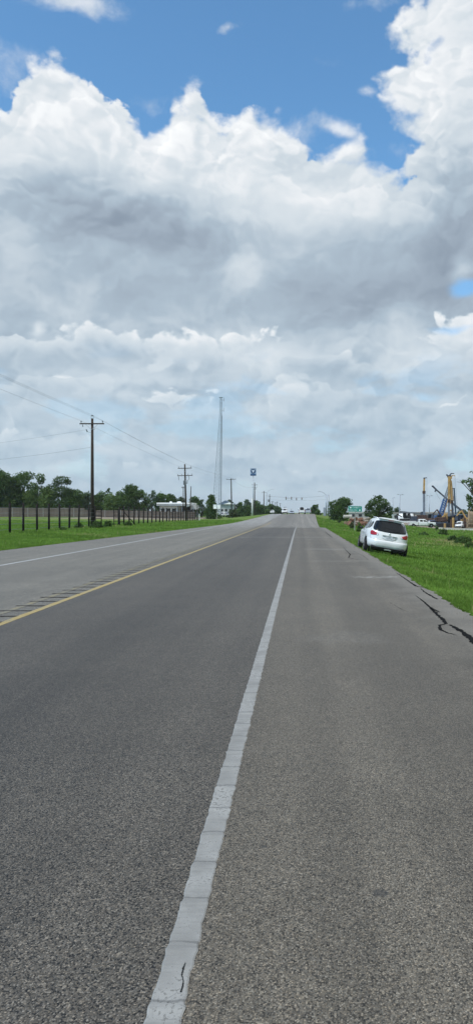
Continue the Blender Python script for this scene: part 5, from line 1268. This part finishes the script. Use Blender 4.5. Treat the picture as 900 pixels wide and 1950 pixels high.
tree(720.5, _D, 942, 57, 'dark', 'large round tree behind the parked white SUV', 212, density=1.0, leaf=.12, lobes=[_q(718, 951, 8, 7.5), _q(707, 957, 8, 7), _q(727, 955, 9, 7), _q(736, 964, 8, 8), _q(700, 966, 7, 8), _q(714, 966, 14, 12), _q(728, 970, 12, 11), _q(742, 975, 6.5, 7), _q(697, 977, 5, 6), _q(708, 980, 11, 8), _q(724, 982, 13, 8), _q(738, 984, 8, 5), _q(722, 946, 4, 3.5), _q(745, 968, 4, 4)])
tree(598, 262, 961.5, 20, 'dark', 'small round tree on the right at the road crest', 213, shape='round', low=.05, base=.6)
tree(606, 258, 970, 14, 'mid', 'low bush right of the small crest tree', 214, shape='bush', name='bush', cat='bush', base=.6)
tree(880, 250, 971, 30, 'dark', 'dark tree behind the shelter at the right edge', 215, shape='bush', base=-2)
tree(756, 240, 966, 16, 'blue', 'bluish low tree behind the leaning lamp pole', 216, shape='round', base=-1)
# tree overhanging from beyond the right frame edge
D = 78; X = PX(925, D); z0 = G(X, D); H = PZ(880, D) - z0; sp_ = D / F
def LB(px, py, a, c): return ((px - 925) * sp_, random.Random(px * 7 + py).uniform(-.8, .8), PZ(py, D) - z0, a * sp_, a * sp_ * .9, c * sp_)
lb = [LB(884, 917, 7, 3.5), LB(895, 915, 7, 5), LB(878, 919, 3, 2), LB(896, 924, 6, 4), LB(900, 935, 5, 9), LB(889, 947, 6, 4.5), LB(896, 951, 7, 6), LB(892, 959, 5, 4), LB(900, 966, 9, 8), LB(905, 945, 9, 12), LB(925, 920, 26, 22), LB(935, 945, 28, 22), LB(915, 900, 14, 10), LB(918, 972, 18, 12)]
tree(925, D, 880, 80, 'mid', 'leafy tree reaching in from the right frame edge', 220, lobes=lb, leaf=.10, density=.7)
# weedy shrubs in the right hand field and along the left fence
for i, (px, D, top_, w_, kd, lab) in enumerate([(880, 62, 1022, 46, 'mid', 'broad weedy shrub clump at the right edge of the field'), (862, 70, 1020, 26, 'dark', 'dark weedy shrub left of the broad clump'), (806, 88, 1014, 24, 'mid', 'low shrub in the field right of the white SUV'), (842, 100, 1008, 22, 'dark', 'small dark shrub in the middle of the right field'), (893, 52, 1033, 30, 'mid', 'nearest low shrub at the right frame edge'),
                                            (830, 135, 1003, 8, 'dark', 'tiny dark shrub before the barriers'), (646, 132, 985, 8, 'dark', 'dark little shrub under the left round tree'), (683, 84, 996, 12, 'mid', 'weedy plant at the foot of the green sign'), (669, 100, 994, 12, 'olive', 'dry weedy plant left of the green sign post'),
                                            (186, 70, 993, 34, 'dark', 'dark leafy shrub right of the gate pole foot'), (206, 74, 992, 20, 'mid', 'green shrub in the gate opening'), (152, 68, 996, 26, 'mid', 'leafy weeds left of the gate pole foot'), (246, 80, 994, 22, 'dark', 'dark shrub at the start of the far fence'), (120, 60, 1004, 22, 'mid', 'weed clump under the near fence')]):
    tree(px, D, top_, w_, kd, lab, 300 + i, shape='bush', name='shrub', cat='shrub', leaf=max(.05, D * .0009), density=.8, grp='weedy shrubs in the verges')

# ------------------------------------------------------------------ grass
def grass_mat(name, base, tip, dry):
    m, nt, b = mat(name, .7, .2)
    at = nt.nodes.new('ShaderNodeAttribute'); at.attribute_name = 'tone'; a, g, bb = sepxyz(at.outputs['Color'])
    c = mixc(g, mixc(a, base, tip), mixc(a, tip, tuple(x * 1.3 for x in tip))); c = mixc(smooth(bb, .5, .9), c, dry); setc(b, c)
    t = nt.nodes.new('ShaderNodeBsdfTranslucent'); nt.links.new(c, t.inputs[0]); mx = nt.nodes.new('ShaderNodeMixShader'); mx.inputs[0].default_value = .35
    nt.links.new(b.outputs[0], mx.inputs[1]); nt.links.new(t.outputs[0], mx.inputs[2]); nt.links.new(mx.outputs[0], nt.nodes['Material Output'].inputs[0]); return m
GM = grass_mat('grass_blades', (.078, .155, .020), (.165, .285, .045), (.36, .33, .14))
def grass(name, X, Y, h, w, seed, label):
    rng = np.random.default_rng(seed); n = len(X); Z = gz(X, Y)
    a = rng.uniform(0, 2 * np.pi, n); lean = rng.normal(0, .35, n); lean2 = rng.normal(0, .35, n)
    dx_, dy_ = np.cos(a) * w / 2, np.sin(a) * w / 2
    h = h * .62; st = rng.uniform(0, 1, n) < .004; h = np.where(st, np.minimum(h + .16, .4), h); w = np.where(st, w * .7, w); lean = np.where(st, lean * .4, lean); lean2 = np.where(st, lean2 * .4, lean2)
    b0 = np.stack([X - dx_, Y - dy_, Z - .02], 1); b1 = np.stack([X + dx_, Y + dy_, Z - .02], 1)
    mx_, my_ = X + lean * h * .3, Y + lean2 * h * .3
    m0 = np.stack([mx_ - dx_ * .7, my_ - dy_ * .7, Z + h * .55], 1); m1 = np.stack([mx_ + dx_ * .7, my_ + dy_ * .7, Z + h * .55], 1)
    tp_ = np.stack([X + lean * h, Y + lean2 * h, Z + h], 1); t2 = tp_ + np.stack([dx_ * .15, dy_ * .15, 0 * dx_], 1)
    q1 = np.stack([b0, b1, m1, m0], 1); q2 = np.stack([m0, m1, t2, tp_], 1)
    vs = np.concatenate([q1, q2], 1).reshape(-1, 3); N = 2 * n; me = bpy.data.meshes.new(name)
    me.vertices.add(N * 4); me.vertices.foreach_set('co', vs.astype(np.float32).ravel()); me.loops.add(N * 4); me.loops.foreach_set('vertex_index', np.arange(N * 4, dtype=np.int32))
    me.polygons.add(N); me.polygons.foreach_set('loop_start', np.arange(0, N * 4, 4, dtype=np.int32)); me.materials.append(GM); me.update(calc_edges=True)
    tone = np.clip(.5 + .9 * nz(X, Y, .55) * .6 + .35 * nz(X + 3, Y, 2.3) + rng.normal(0, .13, n), 0, 1); hi = np.clip(.35 + .5 * nz(X + 9, Y * 1.3, 1.4) + rng.normal(0, .12, n), 0, 1)
    pat = nz(X * 1.3 + 4, Y * .8, .35) + .6 * nz(X, Y * .9, 1.1)
    dryb = np.clip(rng.uniform(0, .52, n) + .45 * np.clip(pat - .1, 0, 1) + .25 * (h > .26) + .5 * (np.exp(-((X - 16) / 6) ** 2 - ((Y - 62) / 16) ** 2)) , 0, 1)
    c = np.stack([tone, hi, dryb, np.ones(n)], 1); c = np.repeat(c, 8, axis=0)
    ca = me.color_attributes.new('tone', 'FLOAT_COLOR', 'POINT'); ca.data.foreach_set('color', c.astype(np.float32).ravel())
    o = bpy.data.objects.new(name, me); link(o); tag(o, label, 'grass', kind='stuff'); return o
rng = np.random.default_rng(1)
def field(n, y0, y1, side, spread0, pw=2.0):
    """denser near the viewer"""
    u = rng.uniform(0, 1, n); Y = 1 / ((1 / y0) * (1 - u) + (1 / y1) * u) if pw == 2 else y0 * (y1 / y0) ** u
    if side > 0:
        wmax = np.maximum(.30 * Y - 2.4, .8); X = xr(Y) + .03 + .16 * np.clip(nz(Y * 0 + 2, Y, 6.5) + .6, 0, 2) + wmax * rng.uniform(0, 1, n) ** 1.25
    else:
        wmax = np.maximum(.46 * Y - 11.5, 1.5); X = xl(Y) - .03 - .12 * np.clip(nz(Y * 0 + 2, Y, 4.5) + .4, 0, 2) - wmax * rng.uniform(0, 1, n) ** 1.15
    return X, Y
X, Y = field(125000, 9.5, 155, 1, 0, 1); h = rng.uniform(.10, .24, len(X)) * np.clip(.55 + .9 * (X - xr(Y)) / 1.2, .45, 1.25) * (1 + .5 * nz(X, Y, .8)); h = np.clip(h, .05, .42) * np.interp(Y, [0, 60, 155], [1, .95, 1.3])
w = np.clip(.0012 * Y, .010, .18) * rng.uniform(.7, 1.5, len(X)); 
keep = ~((X > 2.95) & (X < 4.85) & (Y > 31.9) & (Y < 36.8)); grass('verge_grass', X[keep], Y[keep], h[keep], w[keep], 2, 'tall green grass of the right hand verge and field')
X, Y = field(80000, 26, 125, -1, 0, 1); h = rng.uniform(.10, .26, len(X)) * np.clip(.5 + .8 * (xl(Y) - X) / 1.5, .5, 1.3); h = np.clip(h, .05, .45) * np.where((X < -20) & (X > -22), 1.35, np.where(X < -22, .7, 1))
w = np.clip(.0011 * Y, .010, .09) * rng.uniform(.7, 1.5, len(X)); grass('verge_grass', X, Y, h, w, 3, 'green grass of the left hand verge and paddock')

# loose gravel and crumbled asphalt along the pavement edges
rng = np.random.default_rng(8); n = 5200; Y = 8 * (70 / 8) ** rng.uniform(0, 1, n); sd_ = rng.uniform(0, 1, n) < .62
e = rng.normal(.06, .13, n); X = np.where(sd_, xr(Y) + e, np.interp(Y, [0, 1], [0, 0]) + xl(Y) - e); r = rng.uniform(.004, .012, n) * np.clip(Y / 18, .8, 2.0)
ins = np.where(sd_, e < 0, e < 0); Z = np.where(ins, prof(Y), gz(X, Y)) + r * .3
base_ = np.array([(1, 0, 0), (0, 1, 0), (-1, 0, 0), (0, -1, 0), (0, 0, 1), (0, 0, -1)], float); q = []
pts = np.stack([X, Y, Z], 1)[:, None, :] + base_[None] * r[:, None, None] * rng.uniform(.6, 1.2, (n, 6, 1))
tri = [(0, 1, 4), (1, 2, 4), (2, 3, 4), (3, 0, 4), (1, 0, 5), (2, 1, 5), (3, 2, 5), (0, 3, 5)]
me = bpy.data.meshes.new('gravel'); me.from_pydata([tuple(p) for p in pts.reshape(-1, 3)], [], [tuple(6 * i + k for k in t_) for i in range(n) for t_ in tri])
me.materials.append(simple('loose_gravel', (.26, .235, .20), .9, .15, var=.45, scale=30)); o = bpy.data.objects.new('gravel', me); link(o); tag(o, 'loose pale gravel crumbled along the pavement edges', 'gravel', kind='stuff')

# ------------------------------------------------------------------ summer haze
m = bpy.data.materials.new('haze_air'); m.use_nodes = True; nt = m.node_tree; nt.nodes.clear()
pv = nt.nodes.new('ShaderNodeVolumePrincipled'); pv.inputs['Color'].default_value = (.95, .98, 1.0, 1); pv.inputs['Density'].default_value = .00013; pv.inputs['Anisotropy'].default_value = .2
o_ = nt.nodes.new('ShaderNodeOutputMaterial'); nt.links.new(pv.outputs[0], o_.inputs['Volume'])
hz = MB().box((0, 1900, 20), (5400, 4300, 48)).build('haze', m); tag(hz, kind='stuff')
